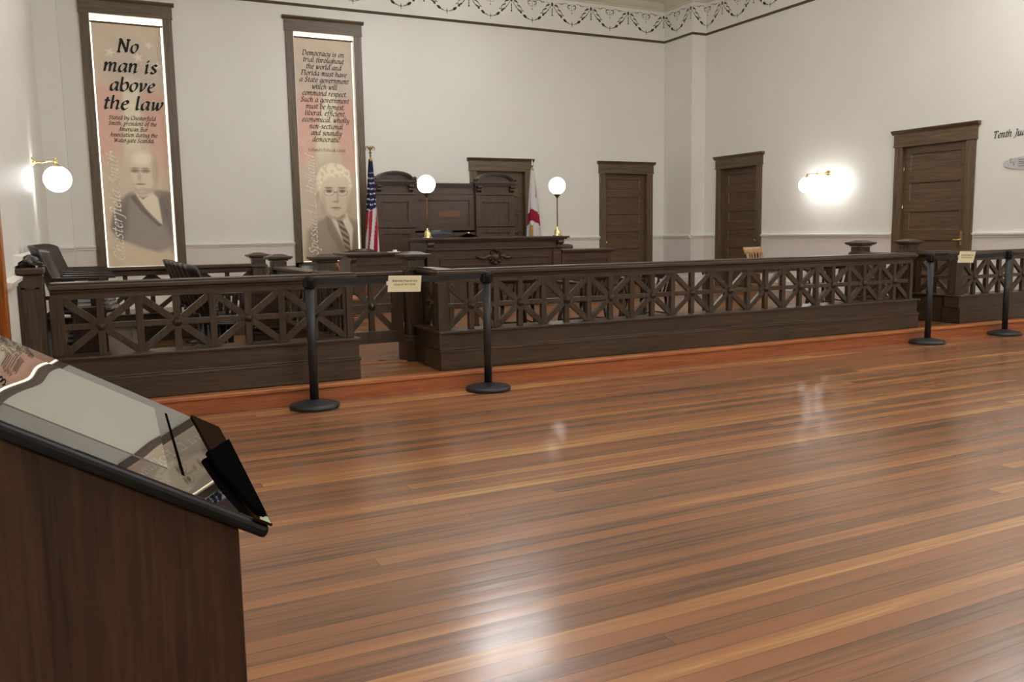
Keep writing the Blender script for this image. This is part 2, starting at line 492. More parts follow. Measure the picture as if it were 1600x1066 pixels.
tag(seg_runs([(o, z - .13) for o, z in CR], [(XL, 5.60, XL, 6.60)]).build('trim_10', M['paintw']), kind='structure')
DADO = MB()
for s in segs: run(DADO, *s, [(0, ZP + 0.19), (0.004, ZP + 0.19), (0.004, 1.125), (0, 1.125)])
tag(DADO.build('trim_9', M['dado']), kind='structure')

# ------------------------------------------------------------------ painted stencil frieze
def bez(p0, p1, p2, n=8):
    return [((1 - t) ** 2 * p0[0] + 2 * t * (1 - t) * p1[0] + t * t * p2[0], (1 - t) ** 2 * p0[1] + 2 * t * (1 - t) * p1[1] + t * t * p2[1]) for t in [i / n for i in range(n + 1)]]
def ribbon2(pts, ws):
    out = []
    n = len(pts)
    if not isinstance(ws, (list, tuple)): ws = [ws] * n
    for i in range(n - 1):
        (x0, y0), (x1, y1) = pts[i], pts[i + 1]
        L = math.hypot(x1 - x0, y1 - y0) or 1
        nx, ny = -(y1 - y0) / L, (x1 - x0) / L
        a, b = ws[min(i, len(ws) - 1)] / 2, ws[min(i + 1, len(ws) - 1)] / 2
        out.append([(x0 - nx * a, y0 - ny * a), (x1 - nx * b, y1 - ny * b), (x1 + nx * b, y1 + ny * b), (x0 + nx * a, y0 + ny * a)])
    return out
def disc2(cx, cy, rx, ry, n=12):
    return [[(cx + rx * math.cos(2 * PI * i / n), cy + ry * math.sin(2 * PI * i / n)) for i in range(n)]]
def motif():
    """unit swag: knot at s=0, next knot at s=0.905; z relative to the knot"""
    W = 0.905; dark = []; light = []
    dark += disc2(0, 0, 0.026, 0.038)
    dark += ribbon2([(0, -0.06), (0, -0.2)], 0.012) + disc2(0, -0.205, 0.016, 0.016) + disc2(0, -0.1, 0.012, 0.02) + disc2(0, -0.15, 0.011, 0.018)
    for m in (0, 1):
        f = (lambda x: W - x) if m else (lambda x: x)
        def P(pl): return [(f(x), z) for x, z in pl]
        # chain of leaves along the swag
        sw = [(0.05, -0.05), (0.13, -0.15), (0.22, -0.235), (0.32, -0.30), (0.40, -0.335)]
        dark += ribbon2(P(bez((0.03, -0.03), (0.10, -0.14), (0.20, -0.22))), [0.008, 0.014, 0.008, 0.012, 0.018, 0.01, 0.03, 0.01])
        for (x, z, r) in ((0.205, -0.215, 0.030), (0.185, -0.19, 0.018), (0.29, -0.282, 0.034), (0.315, -0.298, 0.026), (0.265, -0.268, 0.02), (0.355, -0.32, 0.016), (0.385, -0.33, 0.013)):
            a = -0.72
            dark.append([(f(x + r * math.cos(a + k) * q), z + r * math.sin(a + k) * q) for k, q in ((0, 1.1), (0.9, 0.75), (1.9, 0.9), (3.14, 1.1), (4.0, 0.75), (5.0, 0.9))])
        # bow loops and inner scroll
        dark += ribbon2(P(bez((0.05, -0.01), (0.13, -0.015), (0.15, -0.07))), [0.01, 0.03, 0.036, 0.034, 0.03, 0.02, 0.012, 0.01])
        dark += ribbon2(P(bez((0.12, -0.085), (0.24, -0.12), (0.22, -0.19))), [0.012, 0.022, 0.024, 0.018, 0.014, 0.012, 0.012, 0.01])
        dark += ribbon2(P([(0.22, -0.19), (0.25, -0.18), (0.265, -0.20)]), 0.014)
        light += ribbon2(P(bez((0.06, 0.015), (0.16, 0.05), (0.22, 0.01))), 0.008)
        dark += disc2(f(0.19), 0.03, 0.012, 0.012)
        dark += ribbon2(P(bez((0.22, 0.02), (0.30, 0.075), (0.36, 0.035))), [0.02, 0.016, 0.012, 0.008, 0.008, 0.008, 0.008, 0.008])
        c = [(0.392 + 0.033 * math.cos(t), -0.01 + 0.033 * math.sin(t)) for t in [0.5 + 0.6 * k for k in range(9)]]
        dark += ribbon2(P(c), [0.012, 0.016, 0.018, 0.02, 0.018, 0.016, 0.014, 0.012, 0.012])
        light += ribbon2(P(bez((0.36, -0.05), (0.40, -0.10), (0.452, -0.06))), 0.007)
        light += ribbon2(P([(0.40, 0.03), (0.4525, 0.04)]), 0.007)
    light += ribbon2([(0.4525, 0.03), (0.4525, -0.10)], 0.01)
    dark += disc2(0.4525, -0.13, 0.009, 0.014)
    light += ribbon2([(0.4525, -0.29), (0.4525, -0.40)], 0.012) + ribbon2([(0.40, -0.34), (0.505, -0.34)], 0.012)
    light += disc2(0.4525, -0.34, 0.02, 0.02)
    return dark, light
def frieze():
    # path s measured from the far right inner corner: negative along the back wall, positive round the chase
    pts = [(-(XC - XCL), (XCL, YB)), (0, (XC, YB)), (YB - YC, (XC, YC)), (YB - YC + XR - XC, (XR, YC)), (YB - YC + XR - XC + (YC - 4.0), (XR, 4.0))]
    def place(s):
        for (s0, p0), (s1, p1) in zip(pts[:-1], pts[1:]):
            if s <= s1 or s1 == pts[-1][0]:
                t = (s - s0) / (s1 - s0)
                d = Vector((p1[0] - p0[0], p1[1] - p0[1])).normalized(); nn = Vector((d.y, -d.x)) * 0.003
                return p0[0] + (p1[0] - p0[0]) * t + nn.x, p0[1] + (p1[1] - p0[1]) * t + nn.y, (s0, s1)
    dark, light = motif()
    mbs = {(0, 'd'): MB(), (0, 'l'): MB(), (1, 'd'): MB(), (1, 'l'): MB(), (2, 'd'): MB(), (2, 'l'): MB()}
    def put(key, polys, base):
        for pg in polys:
            cs = sum(p[0] for p in pg) / len(pg) + base
            _, _, (s0, s1) = place(cs)
            seg = [i for i in range(4) if pts[i][0] == s0][0]
            wl = 0 if seg == 0 else (1 if seg in (1, 2) else 2)
            vs = []
            for (x, z) in pg:
                s = min(max(base + x, s0 + 1e-4), s1 - 1e-4)
                px, py, _ = place(s)
                vs.append((px, py, 5.79 + z))
            mbs[(wl, key)].add(vs, [tuple(range(len(vs)))])
    for k in range(-12, 12):
        b = -0.034 + k * 0.905
        if b < pts[0][0] + 0.05: continue
        if b > pts[-1][0] - 1.0: break
        put('d', dark, b); put('l', light, b)
    par = [wall_back, bpy.data.objects['wall_chase_right'], wall_right]
    for (i, key), mb in mbs.items():
        if mb.v:
            mb.build('stencil_frieze' if key == 'd' else 'stencil_frieze_shading', M['stencil'] if key == 'd' else M['stencil_light'], par[i])  # second mesh holds the lighter grey strokes of the stencil pattern
frieze()

# ------------------------------------------------------------------ doors and windows
def door(n, loc, rz, width, top, head, panels, mats, hinge=None, knob=None, knobside=1, recess=0.09, z0=ZP, lever=False):
    """local: x along the wall, -y into the room"""
    r = empty('door_%d' % n, loc, rz, kind='structure')
    hw = width / 2; c = 0.136
    T, D = mats
    mb = MB()
    for s in (-1, 1):
        mb.box(s * hw, s * (hw + c), -0.028, 0.0, 0, top - z0)
        mb.box(s * (hw - 0.012), s * (hw + 0.001), -0.026, 0.20, 0, top - z0)
    mb.build('door_casing', M[T + 'z'], r, False, 0.003)
    mb = MB().box(-hw - c - 0.015, hw + c + 0.015, -0.034, 0.0, top - z0, top - z0 + head)
    mb.box(-hw - c - 0.02, hw + c + 0.02, -0.04, 0, top - z0 - 0.008, top - z0 + 0.012)
    mb.box(-hw, hw, -0.02, 0.2, top - z0 - 0.012, top - z0 + 0.001)
    mb.prism([(0.0, head - 0.055), (-0.04, head - 0.055), (-0.05, head - 0.035), (-0.075, head - 0.012), (-0.08, head + 0.006), (0, head + 0.006)], 'x', -hw - c - 0.05, hw + c + 0.05)
    k = len(mb.v) - 12
    for i in range(k, len(mb.v)):
        v = mb.v[i]; mb.v[i] = (v[0], v[1], v[2] + top - z0)
    mb.build('door_head', M[T + 'x'], r, False)
    # leaf: stiles and rails with recessed panels
    mb = MB(); y0, y1 = recess, recess + 0.04
    st = 0.12; ht = top - z0
    mb.box(-hw + 0.004, -hw + st, y0, y1, 0.01, ht - 0.004); mb.box(hw - st, hw - 0.004, y0, y1, 0.01, ht - 0.004)
    bot, topr, mid = 0.2, 0.125, 0.15 if panels > 5 else 0.16
    ph = (ht - bot - topr - mid * (panels - 1)) / panels
    zz = 0.01; mb.box(-hw + st, hw - st, y0, y1, zz, bot); zz = bot
    for i in range(panels):
        a, b = zz, zz + ph
        # bevelled moulding round the panel
        for (q0, q1, q2, q3) in (((-hw + st, a), (hw - st, a), (hw - st - 0.02, a + 0.02), (-hw + st + 0.02, a + 0.02)),
                                 ((hw - st, a), (hw - st, b), (hw - st - 0.02, b - 0.02), (hw - st - 0.02, a + 0.02)),
                                 ((hw - st, b), (-hw + st, b), (-hw + st + 0.02, b - 0.02), (hw - st - 0.02, b - 0.02)),
                                 ((-hw + st, b), (-hw + st, a), (-hw + st + 0.02, a + 0.02), (-hw + st + 0.02, b - 0.02))):
            mb.add([(q0[0], y0, q0[1]), (q1[0], y0, q1[1]), (q2[0], y0 + 0.014, q2[1]), (q3[0], y0 + 0.014, q3[1])], [(0, 1, 2, 3)])
        mb.box(-hw + st + 0.018, hw - st - 0.018, y0 + 0.014, y1, a + 0.018, b - 0.018)
        zz = b
        nx = ht - 0.004 if i == panels - 1 else zz + mid
        mb.box(-hw + st, hw - st, y0, y1, zz, nx); zz = nx
    leaf = mb.build('door_leaf', M[D + 'x'], r, False)
    if hinge is not None:
        for hz in hinge:
            MB().lathe([(0.009, -0.06), (0.009, 0.06)], (-hw + 0.012, y0 - 0.012, hz), 8).build('hinge', M['brass'], leaf, False)
    if knob:
        kx = knobside * (hw - 0.065)
        mk = MB().box(kx - 0.02, kx + 0.02, y0 - 0.006, y0, knob - 0.12, knob + 0.1)
        if lever:
            mk.tube([(kx, y0, knob - 0.03), (kx, y0 - 0.05, knob - 0.03), (kx - 0.1, y0 - 0.055, knob - 0.035)], 0.012)
        else:
            mk.tube([(kx, y0, knob - 0.06), (kx, y0 - 0.04, knob - 0.06)], 0.01); mk.sphere((kx, y0 - 0.055, knob - 0.06), 0.028, 14, 8)
        mk.build('door_handle', M['brass'] if knobside < 0 or lever else M['steel'], leaf, False)
    MB().box(-hw, hw, y1 + 0.001, y1 + 0.02, 0, ht).build('door_backing', M[D + 'z'], r, False)
    return r
mid = lambda p: (p[0] + p[1]) / 2
door(1, (mid(DOORS_BACK[0]), YB, ZP), 0, 1.08, ZD, 0.235, 6, ('trim_', 'door_'), knob=None)
door(2, (mid(DOORS_BACK[1]), YB, ZP), 0, 1.08, ZD, 0.235, 6, ('trim_', 'door_'), knob=0.98, knobside=-1)
door(3, (XR, mid(DOORS_RIGHT[0]), ZP), -PI / 2, 1.06, 2.53, 0.235, 6, ('trim_', 'door_'), knob=1.0, knobside=1)
door(4, (XR, mid(DOORS_RIGHT[1]), ZP), -PI / 2, 1.13, 2.56, 0.245, 5, ('trim_', 'door_'), hinge=(2.05, 1.45, 0.85), knob=0.98, knobside=1, recess=0.035, lever=True)
door(5, (XL, 4.94, 0), PI / 2, 1.04, 2.4, 0.2, 5, ('trim_', 'door_'), z0=0)
for ch in bpy.data.objects['door_5'].children:
    if ch.name.startswith('door_casing') or ch.name.startswith('door_head'): ch.data.materials[0] = M['orange']

def window(n, x0, x1, z0, z1):
    r = empty('window_%d' % n, ((x0 + x1) / 2, YB, z0), kind='structure')
    hw = (x1 - x0) / 2; h = z1 - z0; c = 0.136
    mb = MB()
    for s in (-1, 1): mb.box(s * hw, s * (hw + c), -0.03, 0, -0.1, h)
    mb.box(-hw - c, hw + c, -0.03, 0, -0.13, 0.0)
    mb.build('window_casing', M['trim_z'], r, False, 0.003)
    mb = MB().box(-hw - c - 0.01, hw + c + 0.01, -0.036, 0, h, h + 0.2)
    mb.prism([(0, h + 0.19), (-0.04, h + 0.19), (-0.07, h + 0.225), (-0.075, h + 0.245), (0, h + 0.245)], 'x', -hw - c - 0.045, hw + c + 0.045)
    mb.box(-hw - c - 0.015, hw + c + 0.015, -0.04, 0, h - 0.005, h + 0.012)
    mb.build('window_head', M['trim_x'], r, False)
    mb = MB()
    for s in (-1, 1): mb.box(s * (hw - 0.01), s * (hw + 0.001), -0.02, 0.22, 0, h)
    mb.box(-hw, hw, -0.02, 0.22, h - 0.01, h + 0.001).box(-hw, hw, -0.02, 0.22, -0.001, 0.008)
    mb.build('window_reveal', M['paintw'], r, False)
    MB().box(-hw, hw, 0.2, 0.215, 0.008, h - 0.01).build('window_pane', M['daylight'], r, False)
    return r
window(1, WINS[0][0], WINS[0][1], 0.83, 4.84)
window(2, WINS[1][0], WINS[1][1], 0.83, 4.84)

# ------------------------------------------------------------------ calligraphic lettering
GL = {
 'a': (.92, [[(.74,.88),(.45,1),(.14,.7),(.08,.25),(.25,.02),(.5,.18),(.74,.7)],[(.76,1),(.7,.3),(.76,.03),(.92,.14)]]),
 'b': (.88, [[(.12,1.62),(.1,.9),(.12,.25),(.3,0),(.6,.1),(.8,.5),(.72,.92),(.48,1),(.14,.62)]]),
 'c': (.74, [[(.7,.85),(.52,1),(.22,.82),(.08,.4),(.22,.05),(.46,0),(.7,.18)]]),
 'd': (.94, [[(.74,.88),(.45,1),(.14,.7),(.08,.25),(.25,.02),(.5,.18),(.74,.7)],[(.8,1.62),(.72,.3),(.78,.03),(.94,.14)]]),
 'e': (.74, [[(.1,.48),(.5,.6),(.64,.84),(.46,1),(.2,.82),(.08,.4),(.22,.05),(.46,0),(.7,.2)]]),
 'f': (.56, [[(.78,1.5),(.6,1.66),(.42,1.5),(.34,1),(.28,0),(.16,-.5),(-.06,-.58)],[(.08,.98),(.62,.98)]]),
 'g': (.88, [[(.74,.88),(.45,1),(.14,.7),(.08,.25),(.25,.04),(.5,.2),(.74,.7)],[(.78,1),(.72,.1),(.62,-.45),(.34,-.62),(.04,-.45)]]),
 'h': (.92, [[(.14,1.62),(.1,.8),(.1,0)],[(.12,.5),(.38,.95),(.62,.97),(.7,.75),(.64,.18),(.72,.02),(.9,.14)]]),
 'i': (.44, [[(.02,.84),(.18,1),(.16,.18),(.24,.01),(.42,.14)],[(.17,1.42),(.25,1.34)]]),
 'j': (.44, [[(.1,.9),(.24,1),(.2,0),(.06,-.5),(-.16,-.56)],[(.23,1.42),(.31,1.34)]]),
 'k': (.86, [[(.14,1.62),(.1,.8),(.1,0)],[(.12,.42),(.6,1),(.7,.86),(.3,.52),(.62,.06),(.84,.1)]]),
 'l': (.42, [[(.14,1.62),(.12,.3),(.2,.02),(.4,.14)]]),
 'm': (1.36, [[(.0,.84),(.14,1),(.12,0)],[(.14,.5),(.38,.96),(.58,.94),(.6,0)],[(.6,.5),(.84,.96),(1.06,.95),(1.1,.7),(1.06,.18),(1.14,.02),(1.34,.14)]]),
 'n': (.94, [[(.0,.84),(.14,1),(.12,0)],[(.14,.5),(.4,.96),(.62,.95),(.68,.7),(.64,.18),(.72,.02),(.92,.14)]]),
 'o': (.86, [[(.44,1),(.16,.8),(.08,.35),(.26,.02),(.52,.08),(.74,.5),(.7,.9),(.44,1)]]),
 'p': (.9, [[(.0,.86),(.16,1),(.12,.2),(.06,-.6)],[(-.06,-.6),(.22,-.6)],[(.14,.6),(.4,.97),(.66,.92),(.78,.55),(.6,.1),(.34,0),(.14,.2)]]),
 'q': (.88, [[(.74,.88),(.45,1),(.14,.7),(.08,.25),(.25,.02),(.5,.2),(.74,.7)],[(.78,1),(.72,-.6)]]),
 'r': (.66, [[(.0,.84),(.14,1),(.12,0)],[(.14,.5),(.34,.9),(.5,1),(.64,.9)]]),
 's': (.66, [[(.6,.88),(.4,1),(.18,.86),(.24,.62),(.5,.42),(.54,.16),(.32,0),(.06,.12)]]),
 't': (.54, [[(.28,1.34),(.22,.8),(.18,.2),(.28,.01),(.5,.14)],[(.02,.98),(.52,.98)]]),
 'u': (.94, [[(.0,.84),(.16,1),(.12,.3),(.24,.02),(.46,.12),(.7,.6)],[(.74,1),(.68,.2),(.76,.02),(.92,.14)]]),
 'v': (.82, [[(.0,.86),(.16,1),(.22,.5),(.28,.02),(.6,.5),(.72,.85),(.6,1)]]),
 'w': (1.2, [[(.0,.86),(.16,1),(.18,.5),(.24,.02),(.52,.45),(.62,.96)],[(.62,.96),(.62,.5),(.68,.02),(1.0,.5),(1.1,.86),(.98,1)]]),
 'x': (.8, [[(.02,.9),(.2,.98),(.56,.02),(.76,.1)],[(.72,.98),(.04,.02)]]),
 'y': (.86, [[(.0,.86),(.16,1),(.16,.4),(.28,.08),(.5,.18),(.7,.6)],[(.76,1),(.7,.1),(.54,-.45),(.26,-.6),(.0,-.46)]]),
 'z': (.76, [[(.06,.96),(.68,.96),(.04,.02),(.7,.04)]]),
 'A': (1.2, [[(-.04,.02),(.2,.1),(.78,1.5)],[(.78,1.5),(.96,.04)],[(.8,.02),(1.16,.02)],[(.32,.55),(.86,.55)]]),
 'B': (1.1, [[(.22,1.45),(.2,0)],[(.04,1.42),(.5,1.5),(.86,1.3),(.76,.9),(.3,.78)],[(.4,.8),(.86,.72),(.96,.36),(.7,.03),(.04,.02)]]),
 'C': (1.16, [[(1.06,1.2),(.82,1.5),(.42,1.4),(.12,.9),(.16,.3),(.5,0),(.86,.05),(1.08,.32)]]),
 'D': (1.28, [[(.24,1.45),(.22,.02)],[(.02,1.4),(.5,1.5),(.98,1.3),(1.14,.8),(.92,.22),(.5,.0),(.04,.03)]]),
 'E': (1.0, [[(.24,1.46),(.22,.02)],[(.04,1.46),(.86,1.46),(.88,1.26)],[(.22,.78),(.7,.78)],[(.02,.02),(.84,.02),(.92,.28)]]),
 'F': (.96, [[(.26,1.46),(.22,.02)],[(.06,1.46),(.9,1.46),(.92,1.24)],[(.24,.78),(.74,.78)],[(.04,.02),(.42,.02)]]),
 'H': (1.3, [[(.24,1.46),(.22,.02)],[(1.0,1.46),(.98,.02)],[(.24,.76),(1.0,.76)],[(.06,1.46),(.42,1.46)],[(.82,1.46),(1.18,1.46)],[(.04,.02),(.4,.02)],[(.8,.02),(1.16,.02)]]),
 'J': (.66, [[(.46,1.46),(.44,.3),(.3,-.2),(-.04,-.3)],[(.2,1.46),(.66,1.46)]]),
 'L': (.98, [[(.24,1.46),(.22,.02)],[(.06,1.46),(.44,1.46)],[(.02,.02),(.8,.02),(.92,.3)]]),
 'N': (1.34, [[(.06,1.46),(.3,1.42),(1.06,.02)],[(.24,1.4),(.2,.02)],[(.04,.02),(.4,.02)],[(1.06,.04),(1.1,1.46)],[(.92,1.46),(1.3,1.46)]]),
 'O': (1.34, [[(.66,1.5),(.24,1.24),(.12,.6),(.38,.06),(.76,.02),(1.12,.4),(1.16,1.0),(.94,1.42),(.66,1.5)]]),
 'P': (1.06, [[(.24,1.46),(.22,.02)],[(.04,1.42),(.5,1.5),(.9,1.3),(.86,.86),(.4,.66)],[(.02,.02),(.42,.02)]]),
 'R': (1.14, [[(.24,1.46),(.22,.02)],[(.04,1.42),(.5,1.5),(.88,1.3),(.8,.9),(.36,.74)],[(.5,.76),(.8,.2),(1.12,.02)],[(.02,.02),(.4,.02)]]),
 'S': (.94, [[(.82,1.26),(.6,1.5),(.26,1.34),(.24,1.0),(.56,.72),(.76,.42),(.6,.04),(.26,.0),(.06,.26)]]),
 'T': (1.08, [[(.54,1.46),(.5,.02)],[(.06,1.24),(.1,1.46),(1.0,1.46),(1.0,1.24)],[(.3,.02),(.72,.02)]]),
 'V': (1.2, [[(.04,1.46),(.24,1.4),(.56,.02)],[(.56,.02),(.94,1.3),(1.14,1.46)]]),
 'W': (1.7, [[(.04,1.46),(.24,1.4),(.46,.02)],[(.46,.02),(.88,1.4)],[(.88,1.4),(1.08,.02)],[(1.08,.02),(1.46,1.3),(1.66,1.46)]]),
 '.': (.34, [[(.1,.1),(.18,.02)]]), ',': (.34, [[(.16,.12),(.16,-.06),(.04,-.22)]]), '-': (.6, [[(.08,.5),(.48,.5)]]),
 "'": (.3, [[(.2,1.55),(.14,1.25)]]), ' ': (.5, []),
}
def catmull(p, n=5):
    if len(p) < 3: return p
    q = [p[0]] + list(p) + [p[-1]]; out = []
    for i in range(1, len(q) - 2):
        for k in range(n):
            t = k / n
            out.append(tuple(0.5 * (2 * q[i][j] + (q[i + 1][j] - q[i - 1][j]) * t + (2 * q[i - 1][j] - 5 * q[i][j] + 4 * q[i + 1][j] - q[i + 2][j]) * t * t + (3 * q[i][j] - q[i - 1][j] - 3 * q[i + 1][j] + q[i + 2][j]) * t ** 3) for j in (0, 1)))
    return out + [p[-1]]
def text_w(s): return sum(GL.get(c, GL[' '])[0] + 0.12 for c in s)
def letters(mb, text, cx, base, size, emb, nib=0.17, shear=0.2, ang=38, fit=None, align='c', n=4, grow=0.0, fat=0.045):
    """emb(u, v) -> 3d point; u to the right, v up; size = x-height"""
    W = text_w(text); sx = size
    if fit: sx = fit / W
    u0 = cx - (W * sx / 2 if align == 'c' else 0)
    a = math.radians(ang); nx, ny = nib * math.cos(a) / 2, nib * math.sin(a) / 2
    f = fat + grow
    x = u0
    def quad(pp):
        ar = sum(pp[i][0] * pp[(i + 1) % 4][1] - pp[(i + 1) % 4][0] * pp[i][1] for i in range(4))
        if ar < 0: pp = pp[::-1]
        q = [Vector(emb(x + (px + shear * py) * sx, base + py * size)) for px, py in pp]
        nn = (q[1] - q[0]).cross(q[3] - q[0]); nn = nn.normalized() if nn.length > 0 else Vector((0, 0, 0))
        lift = (len(mb.f) % 60) * 1.2e-5          # overlapping brush strokes lie a hair above one another
        mb.add([p + nn * lift for p in q], [(0, 1, 2, 3)])
    for c in text:
        g = GL.get(c, GL[' '])
        for st in g[1]:
            pts = catmull(st, n)
            for (x0, y0), (x1, y1) in zip(pts[:-1], pts[1:]):
                L = math.hypot(x1 - x0, y1 - y0) or 1e-6
                px, py = -(y1 - y0) / L, (x1 - x0) / L
                # half width from the broad nib, never thinner than f
                hw = max(abs(px * nx + py * ny) + f * 0.5, f)
                ex, ey = (x1 - x0) / L * f * 0.6, (y1 - y0) / L * f * 0.6
                ax, ay, bx, by = x0 - ex, y0 - ey, x1 + ex, y1 + ey
                quad([(ax + px * hw, ay + py * hw), (ax - px * hw, ay - py * hw), (bx - px * hw, by - py * hw), (bx + px * hw, by + py * hw)])
        x += (g[0] + 0.12) * sx

# ------------------------------------------------------------------ window banners
def blend(c, mask, col):
    m = np.clip(mask, 0, 1)[..., None]
    return c * (1 - m) + np.array(col, float) * m
def blob(X, Z, cx, cz, rx, rz, soft=0.25, rot=0.0):
    dx, dz = X - cx, Z - cz
    c, s = math.cos(rot), math.sin(rot)
    u, v = (dx * c + dz * s) / rx, (-dx * s + dz * c) / rz
    r = np.sqrt(u * u + v * v)
    return np.clip((1 - r) / soft + 0.5, 0, 1)
def polym(X, Z, poly, soft=0.012):
    inside = np.zeros_like(X, bool); dist = np.full_like(X, 9.0); n = len(poly)
    for i in range(n):
        x0, z0 = poly[i]; x1, z1 = poly[(i + 1) % n]
        cond = ((z0 > Z) != (z1 > Z))
        xi = (x1 - x0) * (Z - z0) / ((z1 - z0) if abs(z1 - z0) > 1e-9 else 1e-9) + x0
        inside ^= cond & (X < xi)
        t = np.clip(((X - x0) * (x1 - x0) + (Z - z0) * (z1 - z0)) / ((x1 - x0) ** 2 + (z1 - z0) ** 2 + 1e-12), 0, 1)
        dist = np.minimum(dist, np.hypot(X - x0 - t * (x1 - x0), Z - z0 - t * (z1 - z0)))
    d = np.where(inside, dist, -dist)
    return np.clip(d / soft * 0.5 + 0.5, 0, 1)
def star(cx, cz, r, rot=0.3):
    return [(cx + (r if k % 2 == 0 else r * 0.4) * math.sin(rot + k * PI / 5), cz + (r if k % 2 == 0 else r * 0.4) * math.cos(rot + k * PI / 5)) for k in range(10)]
def noise2(X, Z, sc, seed):
    rs = np.random.RandomState(seed); o = np.zeros_like(X)
    for k in range(10):
        a, b, p = rs.uniform(-1, 1) * sc, rs.uniform(-1, 1) * sc, rs.uniform(0, 6.28)
        o += np.sin(a * X + b * Z + p)
    return o / 10
def base_print(X, Z, x0, x1, zt, zb):
    u = (X - x0) / (x1 - x0); h = (Z - zb) / (zt - zb)
    c = np.zeros(X.shape + (3,)); c[:] = (176, 156, 134)
    c = blend(c, np.clip((h - 0.62) / 0.1, 0, 1) * np.clip((0.98 - h) / 0.12, 0, 1) * np.clip(0.75 - abs(u - 0.62), 0, 1), (158, 146, 140))
    wv = noise2(X, Z, 5, 3) * 0.12
    for (uc, hw, hb, ht, col) in ((0.16, 0.20, 0.40, 0.78, (190, 138, 124)), (0.86, 0.17, 0.34, 0.76, (184, 132, 118)), (0.5, 0.13, 0.42, 0.8, (190, 184, 156))):
        m = np.clip((hw - abs(u - uc - wv + 0.28 * (h - 0.6) * (1 if uc > .5 else -1))) / 0.05 + 0.3, 0, 1) * np.clip((h - hb) / 0.08, 0, 1) * np.clip((ht - h) / 0.05, 0, 1)
        c = blend(c, m * 0.78, col)
    c = blend(c, np.clip((0.14 - h) / 0.15, 0, 1) * 0.6, (170, 148, 118))
    return c + noise2(X, Z, 30, 5)[..., None] * 5
def banner(label, x0, x1, zt, zb, Y, paint, texts, group):
    nx, nz = 120, 440
    xs = np.linspace(x0, x1, nx + 1); zs = np.linspace(zb, zt, nz + 1)
    X, Z = np.meshgrid(xs, zs)
    C = paint(X, Z)
    C = C * .68 + C.mean(-1, keepdims=True) * .32
    C = np.clip(C, 0, 255) / 255.0
    Lc = np.where(C <= 0.04045, C / 12.92, ((C + 0.055) / 1.055) ** 2.4) * 1.3
    Lc = np.clip(Lc, 0, 0.95)
    root = empty('banner', ((x0 + x1) / 2, Y, zb), 0, label, 'banner', group)
    me = bpy.data.meshes.new('printed_sheet')
    cx = (x0 + x1) / 2
    bow = 0.006 * np.sin(X * 9) * np.sin(Z * 2.2)
    vs = [(X[j, i] - cx, bow[j, i], Z[j, i] - zb) for j in range(nz + 1) for i in range(nx + 1)]
    W = nx + 1
    fs = [(j * W + i, j * W + i + 1, (j + 1) * W + i + 1, (j + 1) * W + i) for j in range(nz) for i in range(nx)]
    me.from_pydata(vs, [], fs)
    at = me.color_attributes.new('Col', 'FLOAT_COLOR', 'POINT')
    arr = np.ones((len(vs), 4), np.float32); arr[:, :3] = Lc.reshape(-1, 3)
    at.data.foreach_set('color', arr.ravel())
    me.materials.append(M['banner']); me.update()
    o = bpy.data.objects.new('printed_sheet', me); COL.objects.link(o); o.parent = root
    MB().tube([(x0 - 0.02, Y, zt + 0.015), (x1 + 0.03, Y, zt + 0.015)], 0.016, 12).build('hanging_rod', M['trim_x'], root)
    for nm, items, mt, dy, kw in texts:
        mb = MB()
        for it in items: it(mb, Y - dy)
        ob = mb.build(nm, mt, root)
    return root
def hline(t, cx, z, size, fit=None, **kw):
    def f(mb, y): letters(mb, t, cx, z, size, lambda u, v: (u, y, v), fit=fit, **kw)
    return f
def vline(t, x, z0, length, size, **kw):
    # reads from the bottom to the top of the banner
    def f(mb, y): letters(mb, t, z0 + length / 2, 0, size, lambda u, v: (x - v, y, u), fit=length, **kw)
    return f
